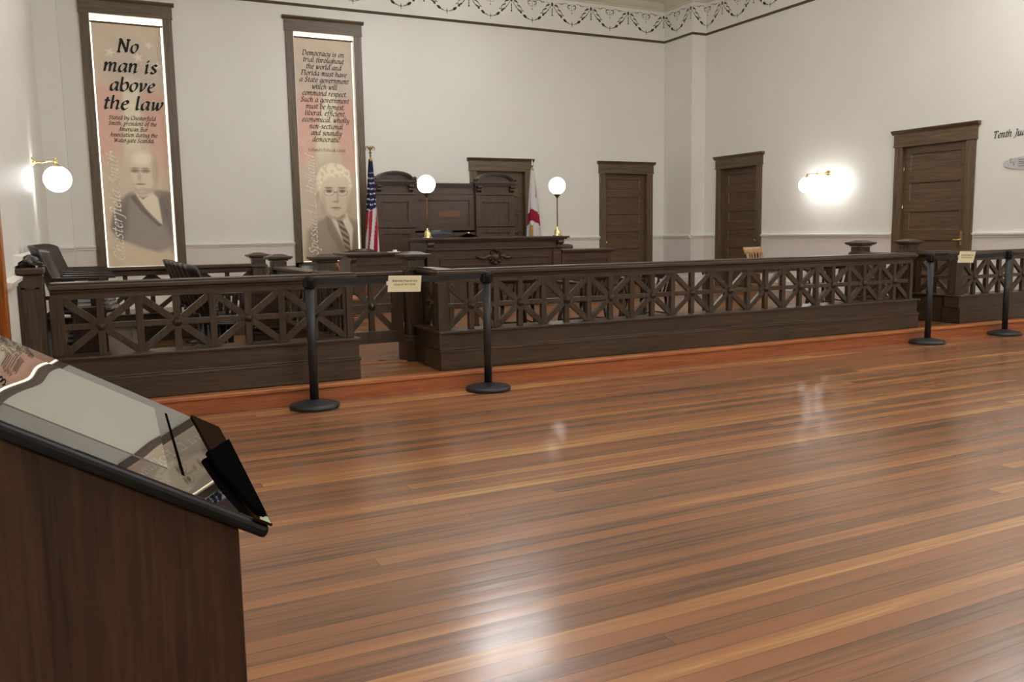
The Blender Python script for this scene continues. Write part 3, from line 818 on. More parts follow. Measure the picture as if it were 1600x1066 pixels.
def paint1(X, Z):
    c = base_print(X, Z, .38, 1.38, 4.72, .85)
    for s in (star(.62, 4.27, .085, .25), star(1.03, 4.22, .085, -.2), star(1.2, 4.42, .07, .5), star(1.32, 4.1, .08, .1)):
        c = blend(c, polym(X, Z, s) * .8, (196, 184, 160))
    c = c
    for s in (star(.55, 4.0, .06, .6),): c = blend(c, polym(X, Z, s) * .4, (196, 184, 160))
    # portrait: bald man in suit, arms folded
    c = blend(c, blob(X, Z, .95, 2.2, .5, .75, .6) * .35, (176, 160, 138))
    jk = [(.52, 1.75), (.6, 1.93), (.78, 2.06), (.92, 2.05), (1.2, 2.1), (1.4, 2.06), (1.4, 1.05), (1.2, 1.05), (.98, 1.12), (.78, 1.2), (.55, 1.3), (.44, 1.5)]
    c = blend(c, polym(X, Z, jk, .03) * .85, (124, 112, 103))
    c = blend(c, polym(X, Z, [(.52, 1.7), (.74, 2.0), (.7, 1.5), (.6, 1.25), (.46, 1.45)], .05) * .5, (84, 74, 70))
    c = blend(c, polym(X, Z, [(1.22, 2.05), (1.4, 2.05), (1.4, 1.3), (1.28, 1.5)], .06) * .4, (88, 78, 72))
    c = blend(c, polym(X, Z, [(.84, 2.06), (1.06, 2.12), (1.2, 1.95), (1.24, 1.52), (1.1, 1.62), (.92, 1.9)], .015), (190, 176, 150))
    c = blend(c, polym(X, Z, [(.84, 2.02), (.98, 1.8), (1.24, 1.5), (1.16, 1.5), (.9, 1.78), (.76, 1.98)], .015) * .8, (92, 82, 76))
    c = blend(c, polym(X, Z, [(1.2, 1.95), (1.27, 1.99), (1.34, 1.7), (1.25, 1.52)], .02) * .6, (96, 86, 80))
    c = blend(c, polym(X, Z, [(.9, 2.0), (.96, 1.97), (1.03, 2.0), (.96, 1.94)], .012), (96, 86, 80))
    c = blend(c, polym(X, Z, [(.82, 2.2), (1.16, 2.25), (1.13, 2.05), (.94, 1.98), (.85, 2.05)], .03), (164, 148, 126))
    hd = [(.80, 2.5), (.83, 2.66), (.94, 2.74), (1.08, 2.74), (1.18, 2.62), (1.19, 2.4), (1.16, 2.2), (1.06, 2.08), (.94, 2.06), (.85, 2.15), (.8, 2.32)]
    c = blend(c, polym(X, Z, hd, .02), (184, 168, 144))
    c = blend(c, blob(X, Z, .98, 2.6, .13, .1, .8) * .7, (204, 192, 168))
    c = blend(c, blob(X, Z, 1.17, 2.4, .05, .25, .9) * .5, (142, 126, 106))
    for ex in (.87, 1.03):
        c = blend(c, blob(X, Z, ex, 2.405, .065, .03, .9) * .75, (104, 88, 76))
        c = blend(c, blob(X, Z, ex, 2.45, .07, .012, .9) * .7, (120, 104, 88))
    c = blend(c, blob(X, Z, .93, 2.3, .03, .07, .9) * .4, (136, 118, 100))
    c = blend(c, blob(X, Z, .94, 2.19, .075, .014, .9) * .8, (112, 92, 80))
    c = blend(c, blob(X, Z, 1.0, 2.1, .1, .03, .9) * .4, (136, 118, 100))
    c = blend(c, polym(X, Z, [(.5, 1.3), (.8, 1.12), (1.1, 1.05), (1.36, 1.16), (1.36, 1.02), (.9, .94), (.55, 1.08)], .04) * .7, (178, 156, 124))
    return c
def paint2(X, Z):
    c = base_print(X, Z, 3.56, 4.59, 4.78, .85)
    for s in (star(3.85, 4.4, .1, .3), star(4.3, 4.32, .1, -.1)): c = blend(c, polym(X, Z, s) * .35, (192, 178, 156))
    c = blend(c, blob(X, Z, 4.2, 1.75, .5, .95, .5) * .5, (166, 148, 126))
    c = blend(c, polym(X, Z, [(3.66, 1.4), (3.9, 1.58), (4.1, 1.66), (4.35, 1.66), (4.59, 1.55), (4.59, .85), (3.6, .85)], .04) * .85, (134, 118, 100))
    c = blend(c, polym(X, Z, [(4.59, 1.5), (4.46, 1.3), (4.44, .85), (4.59, .85)], .05) * .5, (108, 94, 80))
    c = blend(c, polym(X, Z, [(4.02, 1.72), (4.38, 1.72), (4.5, 1.42), (4.46, 1.0), (4.38, .95), (4.2, 1.3)], .02), (198, 184, 158))
    c = blend(c, polym(X, Z, [(4.0, 1.66), (4.1, 1.62), (4.36, 1.05), (4.3, .9), (4.02, 1.4)], .02) * .8, (120, 106, 90))
    tie = [(4.2, 1.58), (4.3, 1.58), (4.42, 1.3), (4.44, 1.0), (4.36, .95), (4.28, 1.3)]
    tm = polym(X, Z, tie, .012); st = (np.sin((X * .7 + Z) * 62) > 0).astype(float)
    c = blend(c, tm, (92, 78, 68)); c = blend(c, tm * st * .7, (168, 150, 126))
    c = blend(c, polym(X, Z, [(4.0, 1.9), (4.38, 1.9), (4.36, 1.62), (4.24, 1.55), (4.06, 1.64)], .03), (146, 126, 104))
    hd = [(3.9, 2.3), (3.9, 2.05), (3.98, 1.78), (4.1, 1.65), (4.22, 1.62), (4.36, 1.7), (4.45, 1.9), (4.49, 2.15), (4.46, 2.35), (4.3, 2.45), (4.0, 2.45)]
    c = blend(c, polym(X, Z, hd, .02), (186, 168, 142))
    c = blend(c, blob(X, Z, 4.51, 2.0, .035, .09, .5), (168, 150, 124)); c = blend(c, blob(X, Z, 3.87, 2.0, .03, .09, .5), (156, 138, 114))
    hr = [(3.86, 2.1), (3.86, 2.35), (3.95, 2.52), (4.12, 2.6), (4.32, 2.58), (4.47, 2.46), (4.51, 2.2), (4.47, 2.12), (4.43, 2.3), (4.3, 2.36), (4.12, 2.34), (3.98, 2.28), (3.92, 2.12)]
    c = blend(c, polym(X, Z, hr, .02), (202, 188, 162))
    c = blend(c, polym(X, Z, hr, .02) * np.clip(noise2(X, Z, 70, 11) * 3, 0, 1) * .5, (160, 144, 120))
    for ex in (4.08, 4.32):
        c = blend(c, blob(X, Z, ex, 2.1, .055, .028, .8) * .9, (88, 74, 64))
        c = blend(c, blob(X, Z, ex, 2.16, .075, .014, .9) * .8, (104, 88, 76))
        r = np.hypot((X - ex) / .095, (Z - 2.08) / .065); c = blend(c, np.clip(1 - abs(r - 1) / .09, 0, 1) * .8, (96, 84, 72))
    c = blend(c, blob(X, Z, 4.2, 2.08, .03, .008, .6) * .8, (96, 84, 72))
    c = blend(c, blob(X, Z, 4.235, 1.98, .025, .09, .9) * .35, (136, 116, 96)); c = blend(c, blob(X, Z, 4.2, 1.91, .05, .02, .9) * .6, (120, 100, 84))
    c = blend(c, blob(X, Z, 4.2, 1.8, .085, .014, .9) * .85, (104, 84, 72)); c = blend(c, blob(X, Z, 4.2, 1.765, .06, .012, .9) * .4, (130, 110, 92))
    c = blend(c, blob(X, Z, 3.97, 1.85, .05, .2, .9) * .35, (140, 122, 100)); c = blend(c, blob(X, Z, 4.44, 1.85, .05, .2, .9) * .35, (146, 128, 106))
    return c
big = [('No', .885, 4.285, .135, .33), ('man is', .905, 3.975, .135, .80), ('above', .915, 3.675, .135, .68), ('the law', .915, 3.385, .135, .90)]
small1 = ['Stated by Chesterfield', 'Smith, president of the', 'American Bar', 'Association during the', 'Watergate Scandal']
BX1 = .885
t1 = [('lettering_halo', [hline(t, cx, z, s, fit, nib=.27, grow=.06) for t, cx, z, s, fit in big], M['halo'], .009, {}),
      ('large_lettering', [hline(t, cx, z, s, fit, nib=.26, fat=.05) for t, cx, z, s, fit in big], M['ink'], .012, {}),
      ('small_lettering', [hline(t, BX1, 3.22 - k * .09, .043, min(.8, .038 * text_w(t)), nib=.2, fat=.05, n=3) for k, t in enumerate(small1)], M['ink'], .012, {}),
      ('script_name', [vline('Chesterfield Smith', .62, .93, 1.78, .105, nib=.13, shear=.35, fat=.05)], M['script'], .012, {})]
banner('tall window banner with large black quotation above an old balding man in suit', .372, 1.398, 4.715, .842, YB + .08, paint1, t1, 'printed portrait banners in the tall windows')
l2 = ['Democracy is on', 'trial throughout', 'the world and', 'Florida must have', 'a State government', 'which will', 'command respect.', 'Such a government', 'must be honest,', 'liberal, efficient,', 'economical, wholly', 'non-sectional', 'and soundly', 'democratic.']
t2 = [('large_lettering', [hline(t, 4.075, 4.465 - k * .1147, .057, .0545 * text_w(t), nib=.2, fat=.05, n=3) for k, t in enumerate(l2)], M['greyink'], .012, {}),
      ('small_lettering', [hline("Holland's Political Creed", 4.07, 2.80, .036, .68, nib=.14, fat=.028, shear=0, n=3)], M['ink'], .012, {}),
      ('script_name', [vline('Spessard L. Holland', 3.83, .95, 1.78, .105, nib=.13, shear=.35, fat=.05)], M['script'], .012, {})]
banner('tall window banner with many grey text lines above a man in round glasses', 3.560, 4.592, 4.745, .842, YB + .08, paint2, t2, 'printed portrait banners in the tall windows')

# ------------------------------------------------------------------ gallery railings
ZLED, ZB, ZT, ZCAP = 0.475, 0.475, 0.885, 1.0
def lattice(fr, to, z0, z1, n, parent, thick=.045, bars=True):
    """fr, to: (x, y) ends of a run of n square star panels"""
    a = Vector((*fr, 0)); b = Vector((*to, 0)); d = (b - a) / n; nrm = Vector((-d.y, d.x, 0)).normalized()
    zm = (z0 + z1) / 2
    for k in range(n):
        p0 = a + d * k; p1 = p0 + d; c = (p0 + p1) / 2
        mb = MB()
        up = tuple(nrm)
        V = lambda p, z: (p.x, p.y, z)
        mb.beam(V(p0, z0), V(p1, z1), .05, thick * .8, up); mb.beam(V(p0, z1), V(p1, z0), .05, thick * .78, up)
        mb.beam(V(c, z0), V(c, z1), .048, thick * .96, up); mb.beam(V(p0, zm), V(p1, zm), .042, thick * .93, up)
        mb.beam(V(p0, z0), V(p0, z1), .05, thick, up)
        if k == n - 1: mb.beam(V(p1, z0), V(p1, z1), .05, thick, up)
        pn = mb.build('lattice_panel', M['rail_z'], parent, bevel=.002)
        rs = MB()
        for sg in (-1, 1):
            ax = 'y' if abs(nrm.y) > .5 else 'x'
            s2 = sg * (1 if ax == 'y' else 1)
            prof = [(.034, 0), (.034, .01), (.028, .014), (.026, .02), (.016, .024), (.012, .032), (.004, .037)]
            prof = [(r, s2 * (z + thick / 2 - .004)) for r, z in prof]
            rs.lathe(prof, (c.x, c.y, zm), 14, True, ax)
        r_ = rs.build('rosette', M['rail_x'], pn)
def run_box(mb, fr, to, half, z0, z1, ext=0.0):
    (x0, y0), (x1, y1) = fr, to
    if abs(y1 - y0) < 1e-6: mb.box(min(x0, x1) - ext, max(x0, x1) + ext, y0 - half, y0 + half, z0, z1)
    else: mb.box(x0 - half, x0 + half, min(y0, y1) - ext, max(y0, y1) + ext, z0, z1)
def newel(parent, x, y, zt=1.155, w=.155, base=True, name='newel_post'):
    mb = MB(); h = w / 2
    mb.box(x - h, x + h, y - h, y + h, ZP, zt - .09)
    if base:
        mb.box(x - h - .045, x + h + .045, y - h - .045, y + h + .045, ZP, ZP + .2)
        mb.box(x - h - .025, x + h + .025, y - h - .025, y + h + .025, ZP + .2, ZP + .23)
    # raised corner strips leave a sunk panel on each face
    for sx in (-1, 1):
        for sy in (-1, 1):
            mb.box(x + sx * h, x + sx * (h - .035), y + sy * h, y + sy * (h + .008), ZP + .23, zt - .2)
            mb.box(x + sx * h, x + sx * (h + .008), y + sy * h, y + sy * (h - .035), ZP + .23, zt - .2)
    mb.box(x - h - .02, x + h + .02, y - h - .02, y + h + .02, zt - .185, zt - .165)
    mb.box(x - h - .012, x + h + .012, y - h - .012, y + h + .012, zt - .165, zt - .15)
    o = mb.build(name, M['rail_z'], parent, bevel=.003)
    c = MB(); e = .13
    c.box(x - h - .015, x + h + .015, y - h - .015, y + h + .015, zt - .085, zt - .07)
    c.box(x - e + .015, x + e - .015, y - e + .015, y + e - .015, zt - .07, zt - .058)
    c.box(x - e, x + e, y - e, y + e, zt - .058, zt - .035)
    c.add([(x - e + .02, y - e + .02, zt - .035), (x + e - .02, y - e + .02, zt - .035), (x + e - .02, y + e - .02, zt - .035), (x - e + .02, y + e - .02, zt - .035), (x - .04, y - .04, zt - .012), (x + .04, y - .04, zt - .012), (x + .04, y + .04, zt - .012), (x - .04, y + .04, zt - .012)],
          [(0, 1, 5, 4), (1, 2, 6, 5), (2, 3, 7, 6), (3, 0, 4, 7), (4, 5, 6, 7)])
    c.build('post_cap', M['rail_x'], o, bevel=.004)
    return o
YR = 6.84
def railing(label, runs, stiles, posts, loc, group='turned-star oak railings', cap_ext=()):
    root = empty('railing', loc, 0, label, 'railing', group)
    pb, lg, cp, bd = MB(), MB(), MB(), MB()
    for fr, to, lf, lt, n in runs:
        run_box(pb, fr, to, .122, ZP + .003, .295); run_box(pb, fr, to, .10, .295, .46)
        run_box(lg, fr, to, .13, .293, .312, .008); run_box(lg, fr, to, .118, .312, .326, .0)
        run_box(lg, fr, to, .135, .458, ZLED, .012)
        run_box(cp, fr, to, .062, .93, .95); run_box(cp, fr, to, .088, .95, .985, .008); run_box(cp, fr, to, .07, .985, 1.0)
        run_box(bd, fr, to, .03, ZT - .005, .93)
        lattice(lf, lt, ZB, ZT, n, root)
    pb.build('plinth', M['rail_x'], root, bevel=.003); lg.build('plinth_moulding', M['rail_x'], root, bevel=.003)
    cp.build('cap_rail', M['rail_x'], root, bevel=.01); bd.build('frieze_board', M['rail_x'], root)
    for (x0, x1, y0, y1) in stiles: MB().box(x0, x1, y0, y1, ZB, ZT).build('corner_stile', M['rail_z'], root, bevel=.004)
    for (x, y) in posts: newel(root, x, y)
    return root
# left section, with the return running back to the gate post
railing('oak railing in front of the jury seats, left of the narrow gate, four star panels', 
        [((-.225, YR), (1.96, YR), (-.17, YR), (1.885, YR), 4), ((1.84, 6.97), (1.84, 7.40), (1.84, 6.95), (1.84, 7.38), 1)],
        [(1.885, 1.94, YR - .04, YR + .04), (-.235, -.18, YR - .03, YR + .03)], [(1.90, 7.50)], (.85, YR, ZP))
railing('long oak railing between the two gates, twelve star panels with round rosettes',
        [((2.66, YR), (8.56, YR), (2.757, YR), (8.515, YR), 12), ((2.80, 6.97), (2.80, 7.42), (2.80, 6.95), (2.80, 7.40), 1), ((8.44, 6.97), (8.44, 7.42), (8.44, 6.95), (8.44, 7.40), 1)],
        [(2.68, 2.757, YR - .04, YR + .04), (8.50, 8.55, YR - .04, YR + .04)], [(2.725, 7.52), (8.50, 7.52)], (5.6, YR, ZP))
railing('oak railing at the far right, beyond the second gate, carrying on to the side wall',
        [((9.285, YR), (11.795, YR), (9.43, YR), (11.78, YR), 5), ((9.40, 6.97), (9.40, 7.42), (9.40, 6.95), (9.40, 7.40), 1)],
        [(9.30, 9.43, YR - .04, YR + .04)], [(9.34, 7.52)], (10.5, YR, ZP))
def gate(label, x0, x1, y):
    root = empty('gate', ((x0 + x1) / 2, y, ZP), 0, label, 'gate', 'low swing gates in the railing')
    f = MB().box(x0, x0 + .07, y - .025, y + .025, .32, .93).box(x1 - .085, x1, y - .025, y + .025, .32, .93)
    f.box(x0, x1, y - .027, y + .027, .88, .935).box(x0, x1, y - .027, y + .027, .32, .43)
    f.build('gate_frame', M['rail_z'], root, bevel=.003)
    MB().box(x0, x1, y - .045, y + .045, .935, .965).build('cap_rail', M['rail_x'], root, bevel=.006)
    lattice((x0 + .06, y), (x1 - .075, y), .42, .89, 1, root, .04)
    for z in (.45, .8): MB().lathe([(.008, -.05), (.008, .05)], (x1 + .004, y - .02, z), 8).build('hinge', M['bronze'], root)
gate('low swing gate with one star panel between the left railing and the long railing', 2.026, 2.598, 7.5)
gate('low swing gate between the long railing and the far right railing', 8.626, 9.214, 7.52)
# pilaster post against the left wall
pr = empty('pilaster_post', (-.33, YR, ZP), 0, 'square dark oak pilaster post against the left wall at the railing end', 'post')
MB().box(-.415, -.26, 6.74, 6.96, ZP, 1.06).box(-.395, -.365, 6.73, 6.75, .35, .98).box(-.31, -.28, 6.73, 6.75, .35, .98).box(-.395, -.28, 6.73, 6.75, .96, .98).build('post_shaft', M['rail_z'], pr, bevel=.004)
MB().box(-.419, -.255, 6.735, 6.97, 1.04, 1.065).box(-.419, -.245, 6.71, 6.99, 1.065, 1.112).build('post_cap', M['rail_x'], pr, bevel=.012)
bg = MB(); rs = random.Random(3)
def bagf(u, v):
    a = 2 * PI * u; r = (.075 * (1 - v ** 3) + .004) * (1 + .22 * math.sin(5 * a + 7 * v) + .15 * math.sin(11 * a - 5 * v))
    return (-.335 + r * math.cos(a) * .95, 6.85 + r * math.sin(a) * 1.2, 1.1125 + .075 * v * (1 + .2 * math.sin(3 * a)))
bg.grid(bagf, 40, 8, 0, False)
tag(bg.build('plastic_bag', M['plastic']), 'crumpled dark shiny plastic lying on the pilaster post by the left wall', 'bag')

# jury box rails further back
def small_rail(label, pts, posts, n, loc):
    root = empty('railing', loc, 0, label, 'railing', 'inner railings round the jury seats')
    (fr, to) = pts
    pb, cp = MB(), MB()
    run_box(pb, fr, to, .09, ZP + .003, .28); run_box(pb, fr, to, .075, .28, .44); run_box(pb, fr, to, .10, .44, .455, .005)
    run_box(cp, fr, to, .05, .885, .945); run_box(cp, fr, to, .08, .945, .985, .004)
    pb.build('plinth', M['rail_x'], root, bevel=.003)
    cp.build('cap_rail', M['rail_x'], root, bevel=.008)
    lattice(fr, to, .455, .89, n, root, .04)
    for x, y in posts: newel(root, x, y, 1.125, .15)
small_rail('oak railing running back from the narrow gate post beside the jury seats', ((1.87, 7.635), (1.87, 9.25)), [(1.87, 9.37)], 3, (1.87, 8.5, ZP))
small_rail('oak railing behind the jury seats, below the two window banners', ((-.415, 10.6), (1.79, 10.6)), [(1.88, 10.6)], 4, (.7, 10.6, ZP))

# ------------------------------------------------------------------ queue posts, belts, notices
def stanchion(x, y, label, ztop=1.0):
    r = empty('queue_post', (x, y, 0), 0, label, 'barrier post', 'black belt barrier posts')
    MB().lathe([(.185, .0), (.188, .012), (.185, .03), (.172, .036), (.10, .052), (.045, .062), (.036, .066)], (0, 0, 0), 40).build('base', M['black'], r, False)
    MB().lathe([(.033, .06), (.033, ztop - .09)], (0, 0, 0), 24).build('pole', M['black'], r, False)
    h = MB().lathe([(.038, ztop - .092), (.038, ztop - .004), (.034, ztop)], (0, 0, 0), 24)
    h.box(.02, .044, -.03, .03, ztop - .08, ztop - .015).box(-.044, -.02, -.03, .03, ztop - .08, ztop - .015)
    h.build('belt_head', M['edge'], r, False)
    return r
SY = [6.43, 6.42, 6.45, 6.49]
SX = [1.505, 2.96, 8.385, 9.79]
sl = ['black barrier post in front of the left railing, nearest the camera', 'black barrier post in front of the start of the long railing',
      'black barrier post standing before the far right gate', 'black barrier post in front of the far right railing']
for x, y, l, z in zip(SX, SY, sl, (1.0, .985, 1.0, 1.0)): stanchion(x, y, l, z)
def belt(x0, y0, x1, y1, label, z=.958):
    n = 16; vs = []
    def f(u, v):
        return (x0 + (x1 - x0) * u, y0 + (y1 - y0) * u + .002 * math.sin(9 * u), z - .012 * 4 * u * (1 - u) - .05 * (v - .5))
    mb = MB().grid(f, n, 1, .002, False)
    return tag(mb.build('barrier_belt', M['belt']), label, 'belt', 'black webbing belts between barrier posts')
belt(SX[0] + .048, SY[0], SX[1] - .048, SY[1], 'black webbing belt stretched across the narrow gate between the two left posts')
belt(SX[2] + .048, SY[2], SX[3] - .048, SY[3], 'black webbing belt stretched across the far right gate opening')
def notice(cx, y, cz, rot, label):
    r = empty('notice_card', (cx, y, cz), 0, label, 'sign', 'cream notice cards on the belts')
    W, Hh = .135, .064; c, s = math.cos(rot), math.sin(rot)
    def E(u, v, dy=0): return (u * c - v * s, dy - .012 * v / Hh, u * s + v * c)
    mb = MB(); q = [(-W, -Hh), (W, -Hh), (W, Hh), (-W, Hh)]
    mb.add([E(u, v, 0) for u, v in q] + [E(u, v, .003) for u, v in q], [(0, 1, 2, 3), (7, 6, 5, 4), (0, 4, 5, 1), (1, 5, 6, 2), (2, 6, 7, 3), (3, 7, 4, 0)])
    mb.build('card', M['cardedge'], r, False)
    q = [(-W + .006, -Hh + .006), (W - .006, -Hh + .006), (W - .006, Hh - .006), (-W + .006, Hh - .006)]
    MB().add([E(u, v, -.0006) for u, v in q], [(0, 1, 2, 3)]).build('card_face', M['card'], r, False)
    mb = MB()
    letters(mb, 'Historically Preserved Area', 0, .016, .0105, lambda u, v: E(u, v, -.0015), fit=.205, shear=0, nib=.22, n=2)
    letters(mb, 'PLEASE DO NOT ENTER', 0, -.012, .0085, lambda u, v: E(u, v, -.0015), fit=.175, shear=0, nib=.2, n=2)
    mb.build('lettering', M['ink'], r, False)
    MB().box(-W - .012, -W + .006, -.003, .006, -.006, .024).build('clip', M['paper'], r, False)
notice(2.235, 6.37, .918, -.03, 'cream notice card hanging from the belt at the narrow left gate')
notice(8.98, 6.447, .945, -.03, 'cream notice card hanging from the belt at the far right gate')

# ------------------------------------------------------------------ lamps
def globe_lamp(x, y, z, label):
    r = empty('globe_lamp', (x, y, z), 0, label, 'lamp', 'brass globe lamps on the bench')
    MB().lathe([(.075, 0), (.078, .008), (.07, .016), (.052, .022), (.05, .06), (.045, .09), (.03, .115), (.018, .13), (.012, .15)], (0, 0, 0), 24).build('base', M['brass'], r, False)
    MB().lathe([(.0095, .14), (.0095, .62), (.013, .625), (.013, .64), (.009, .65)], (0, 0, 0), 12).build('stem', M['brass'], r, False)
    MB().lathe([(.012, .61), (.02, .625), (.05, .665), (.056, .672), (.056, .68), (.03, .682)], (0, 0, 0), 20).build('globe_holder', M['bronze'], r, False)
    MB().sphere((0, 0, .81), .138).build('glass_globe', M['globe'], r, False)
    return r
globe_lamp(4.72, 12.34, 1.236, 'brass lamp with lit white globe on the left end of the bench top')
globe_lamp(7.00, 12.36, 1.236, 'brass lamp with lit white globe on the right end of the bench top')

def wall_globe(r, x, y, z, name='glass_globe'):
    g = MB().sphere((x, y, z - .165), .142).build(name, M['globe_wall'], r, False)
    MB().lathe([(.008, .03), (.012, .0), (.02, -.01), (.055, -.035), (.062, -.042), (.05, -.045)], (x, y, z), 18).build('globe_holder', M['brass'], r, False)
sc = empty('wall_sconce', (XL, 10.68, 2.13), 0, 'brass wall sconce with one lit globe on the left wall beside the banner', 'lamp')
MB().lathe([(.055, 0.001), (.055, .008), (.035, .018), (.02, .03), (.012, .045)], (0, 0, 0), 20, True, 'x').build('wall_plate', M['brass'], sc, False)
MB().tube([(.03, 0, 0), (.10, 0, .0), (.16, 0, .018), (.23, 0, .012)], .009).sphere((.235, 0, .012), .02, 12, 8).sphere((.235, 0, .045), .012, 10, 6).sphere((.14, 0, .012), .014, 10, 6).build('arm', M['brass'], sc, False)
wall_globe(sc, .235, 0, -.01)
sc = empty('wall_sconce', (XR, 11.2, 2.23), 0, 'brass two-arm wall sconce with two lit globes on the right wall', 'lamp')
MB().lathe([(.065, -0.001), (.065, -.008), (.045, -.02), (.02, -.04), (.012, -.05)], (0, 0, 0), 20, True, 'x').build('wall_plate', M['brass'], sc, False)
a = MB().tube([(-.03, 0, 0), (-.25, 0, .0)], .009).sphere((-.25, 0, 0), .024, 12, 8).sphere((-.25, 0, .045), .013, 10, 6).sphere((-.25, 0, -.045), .013, 10, 6)
a.tube([(-.25, -.24, .0), (-.25, -.21, .012), (-.25, 0, .0), (-.25, .21, .012), (-.25, .24, .0)], .009)
a.build('arm', M['brass'], sc, False)
wall_globe(sc, -.25, .24, -.01); wall_globe(sc, -.25, -.24, -.01)

def chandelier(x, y, label, z=5.35, mat='chand'):
    r = empty('ceiling_light', (x, y, ZC), 0, label, 'lamp', 'brass pendant lights under the ceiling')
    MB().lathe([(.11, 0), (.11, -.02), (.03, -.06), (.012, -.08)], (0, 0, 0), 20).build('ceiling_rose', M['bronze'], r, False)
    MB().lathe([(.012, -.06), (.012, z - ZC), (.04, z - ZC - .05), (.012, z - ZC - .1)], (0, 0, 0), 12).build('stem', M['bronze'], r, False)
    for k in range(5):
        t = 2 * PI * k / 5
        MB().tube([(0, 0, z - ZC), (.25 * math.cos(t), .25 * math.sin(t), z - ZC + .08), (.42 * math.cos(t), .42 * math.sin(t), z - ZC)], .01).build('arm', M['bronze'], r, False)
        MB().sphere((.42 * math.cos(t), .42 * math.sin(t), z - ZC - .13), .12, 16, 8).build('glass_globe', M[mat], r, False)
    return r
for x, y, w in ((5.6, 11.5, 'above the judge bench'), (9.7, 5.8, 'above the long railing, right'), (3.3, 7.3, 'above the jury seats'), (9.6, -.8, 'above the right public floor'), (1.9, .4, 'above the kiosk'), (5.6, -4.2, 'nearest the front wall')):  # bench pendant known from its floor reflection; the others are added fill lights
    chandelier(x, y, 'five-globe brass pendant light hanging ' + w, mat='chand_dim' if 'bench' in w else 'chand')

# ------------------------------------------------------------------ judge's bench and desks
def slab_desk(root, x0, x1, y0, y1, z0, z1, front_inset=.0, over=.06, panels=1, names=('desk_top', 'desk_body'), side=(1, 1)):
    b = MB().box(x0, x1, y0, y1, z0, z1 - .055)
    fy = y0
    b.box(x0, x1, y0 - .015, y0, z0, z0 + .16)
    n = panels; wdt = (x1 - x0) / n
    for i in range(n):
        a, c = x0 + i * wdt + .09, x0 + (i + 1) * wdt - .09
        t = z1 - .17
        b.box(a - .09, a, y0 - .018, y0, z0, z1 - .06).box(c, c + .09, y0 - .018, y0, z0, z1 - .06)
        b.box(a, c, y0 - .018, y0, t, z1 - .06)
        b.box(a, c, y0 - .012, y0, t - .02, t)
    b.build(names[1], M['bench_x'], root, bevel=.004)
    ol, orr = over * side[0], over * side[1]
    t = MB().box(x0 - ol, x1 + orr, y0 - over, y1 + .02, z1 - .03, z1)
    t.box(x0 - ol * .7, x1 + orr * .7, y0 - over * .7, y1, z1 - .048, z1 - .03).box(x0 - ol * .4, x1 + orr * .4, y0 - over * .4, y1, z1 - .062, z1 - .048)
    t.build(names[0], M['bench_x'], root, bevel=.005)
bench = empty('judge_bench', (5.83, 12.7, ZP), 0, 'high dark wooden judge bench with carved front centre, carrying two globe lamps', 'bench')
b = MB().box(4.68, 7.02, 12.30, 13.02, ZP, 1.17)
b.box(4.66, 7.04, 12.28, 12.31, ZP, .30).box(4.655, 7.045, 12.27, 12.31, .72, .76)
b.build('bench_body', M['bench_x'], bench, bevel=.004)
f = MB()
f.box(4.68, 4.83, 12.275, 12.30, .3, 1.05).box(6.87, 7.02, 12.275, 12.30, .3, 1.05).box(4.68, 7.02, 12.275, 12.30, 1.05, 1.16)
f.box(4.66, 7.04, 12.262, 12.29, 1.045, 1.065)
f.box(4.9, 6.8, 12.284, 12.30, .905, .925).box(4.9, 6.8, 12.284, 12.30, .80, .815).box(4.89, 4.91, 12.284, 12.3, .8, .925).box(6.79, 6.81, 12.284, 12.3, .8, .925)
f.build('front_panelling', M['bench_x'], bench, bevel=.003)
t = MB().box(4.60, 7.13, 12.18, 13.06, 1.205, 1.235).box(4.625, 7.10, 12.21, 13.06, 1.185, 1.205).box(4.65, 7.06, 12.24, 13.04, 1.165, 1.185)
t.build('bench_top', M['bench_x'], bench, bevel=.006)
for x, yy in ((4.72, 12.25), (6.98, 12.25)):
    c = MB()
    prof = [(12.29, 1.165), (12.20, 1.165), (12.195, 1.14), (12.215, 1.115), (12.25, 1.09), (12.245, 1.06), (12.265, 1.04), (12.29, 1.035)]
    c.prism(prof, 'x', x - .045, x + .045)
    c.lathe([(.028, -.052), (.028, .052)], (x, 12.225, 1.14), 14, True, 'x').lathe([(.02, -.05), (.02, .05)], (x, 12.255, 1.06), 12, True, 'x')
    c.build('scroll_bracket', M['bench_z'], bench)
cv = MB()
cv.lathe([(.002, 12.232), (.03, 12.234), (.05, 12.25), (.06, 12.262), (.085, 12.27), (.09, 12.285)], (5.83, 0, .925), 24, True, 'y')
for sg in (-1, 1):
    pts = [(5.83 + sg * (.08 + .036 * k), 12.27, .925 + .022 * math.sin(k * 1.35) * (1 - k / 9)) for k in range(8)]
    cv.tube(pts, [.034, .04, .03, .034, .024, .026, .016, .008], 8)
    for k in range(6):
        x = 5.83 + sg * (.1 + .045 * k); cv.sphere((x, 12.268, .925 + (.028 if k % 2 else -.026) * (1 - k / 8)), .026 - .002 * k, 10, 6)
    cv.tube([(5.83, 12.27, .925 + sg * .08), (5.83 + .03 * sg, 12.268, .925 + sg * .1), (5.83, 12.272, .925 + sg * .125)], [.045, .032, .012], 8)
    cv.tube([(5.83 - .05, 12.27, .925 + sg * .05), (5.83 - .075, 12.27, .925 + sg * .075), (5.83 - .06, 12.272, .925 + sg * .1)], [.026, .022, .01], 8)
    cv.tube([(5.83 + .05, 12.27, .925 + sg * .05), (5.83 + .075, 12.27, .925 + sg * .075), (5.83 + .06, 12.272, .925 + sg * .1)], [.026, .022, .01], 8)
cv.build('carved_ornament', M['bench_z'], bench)
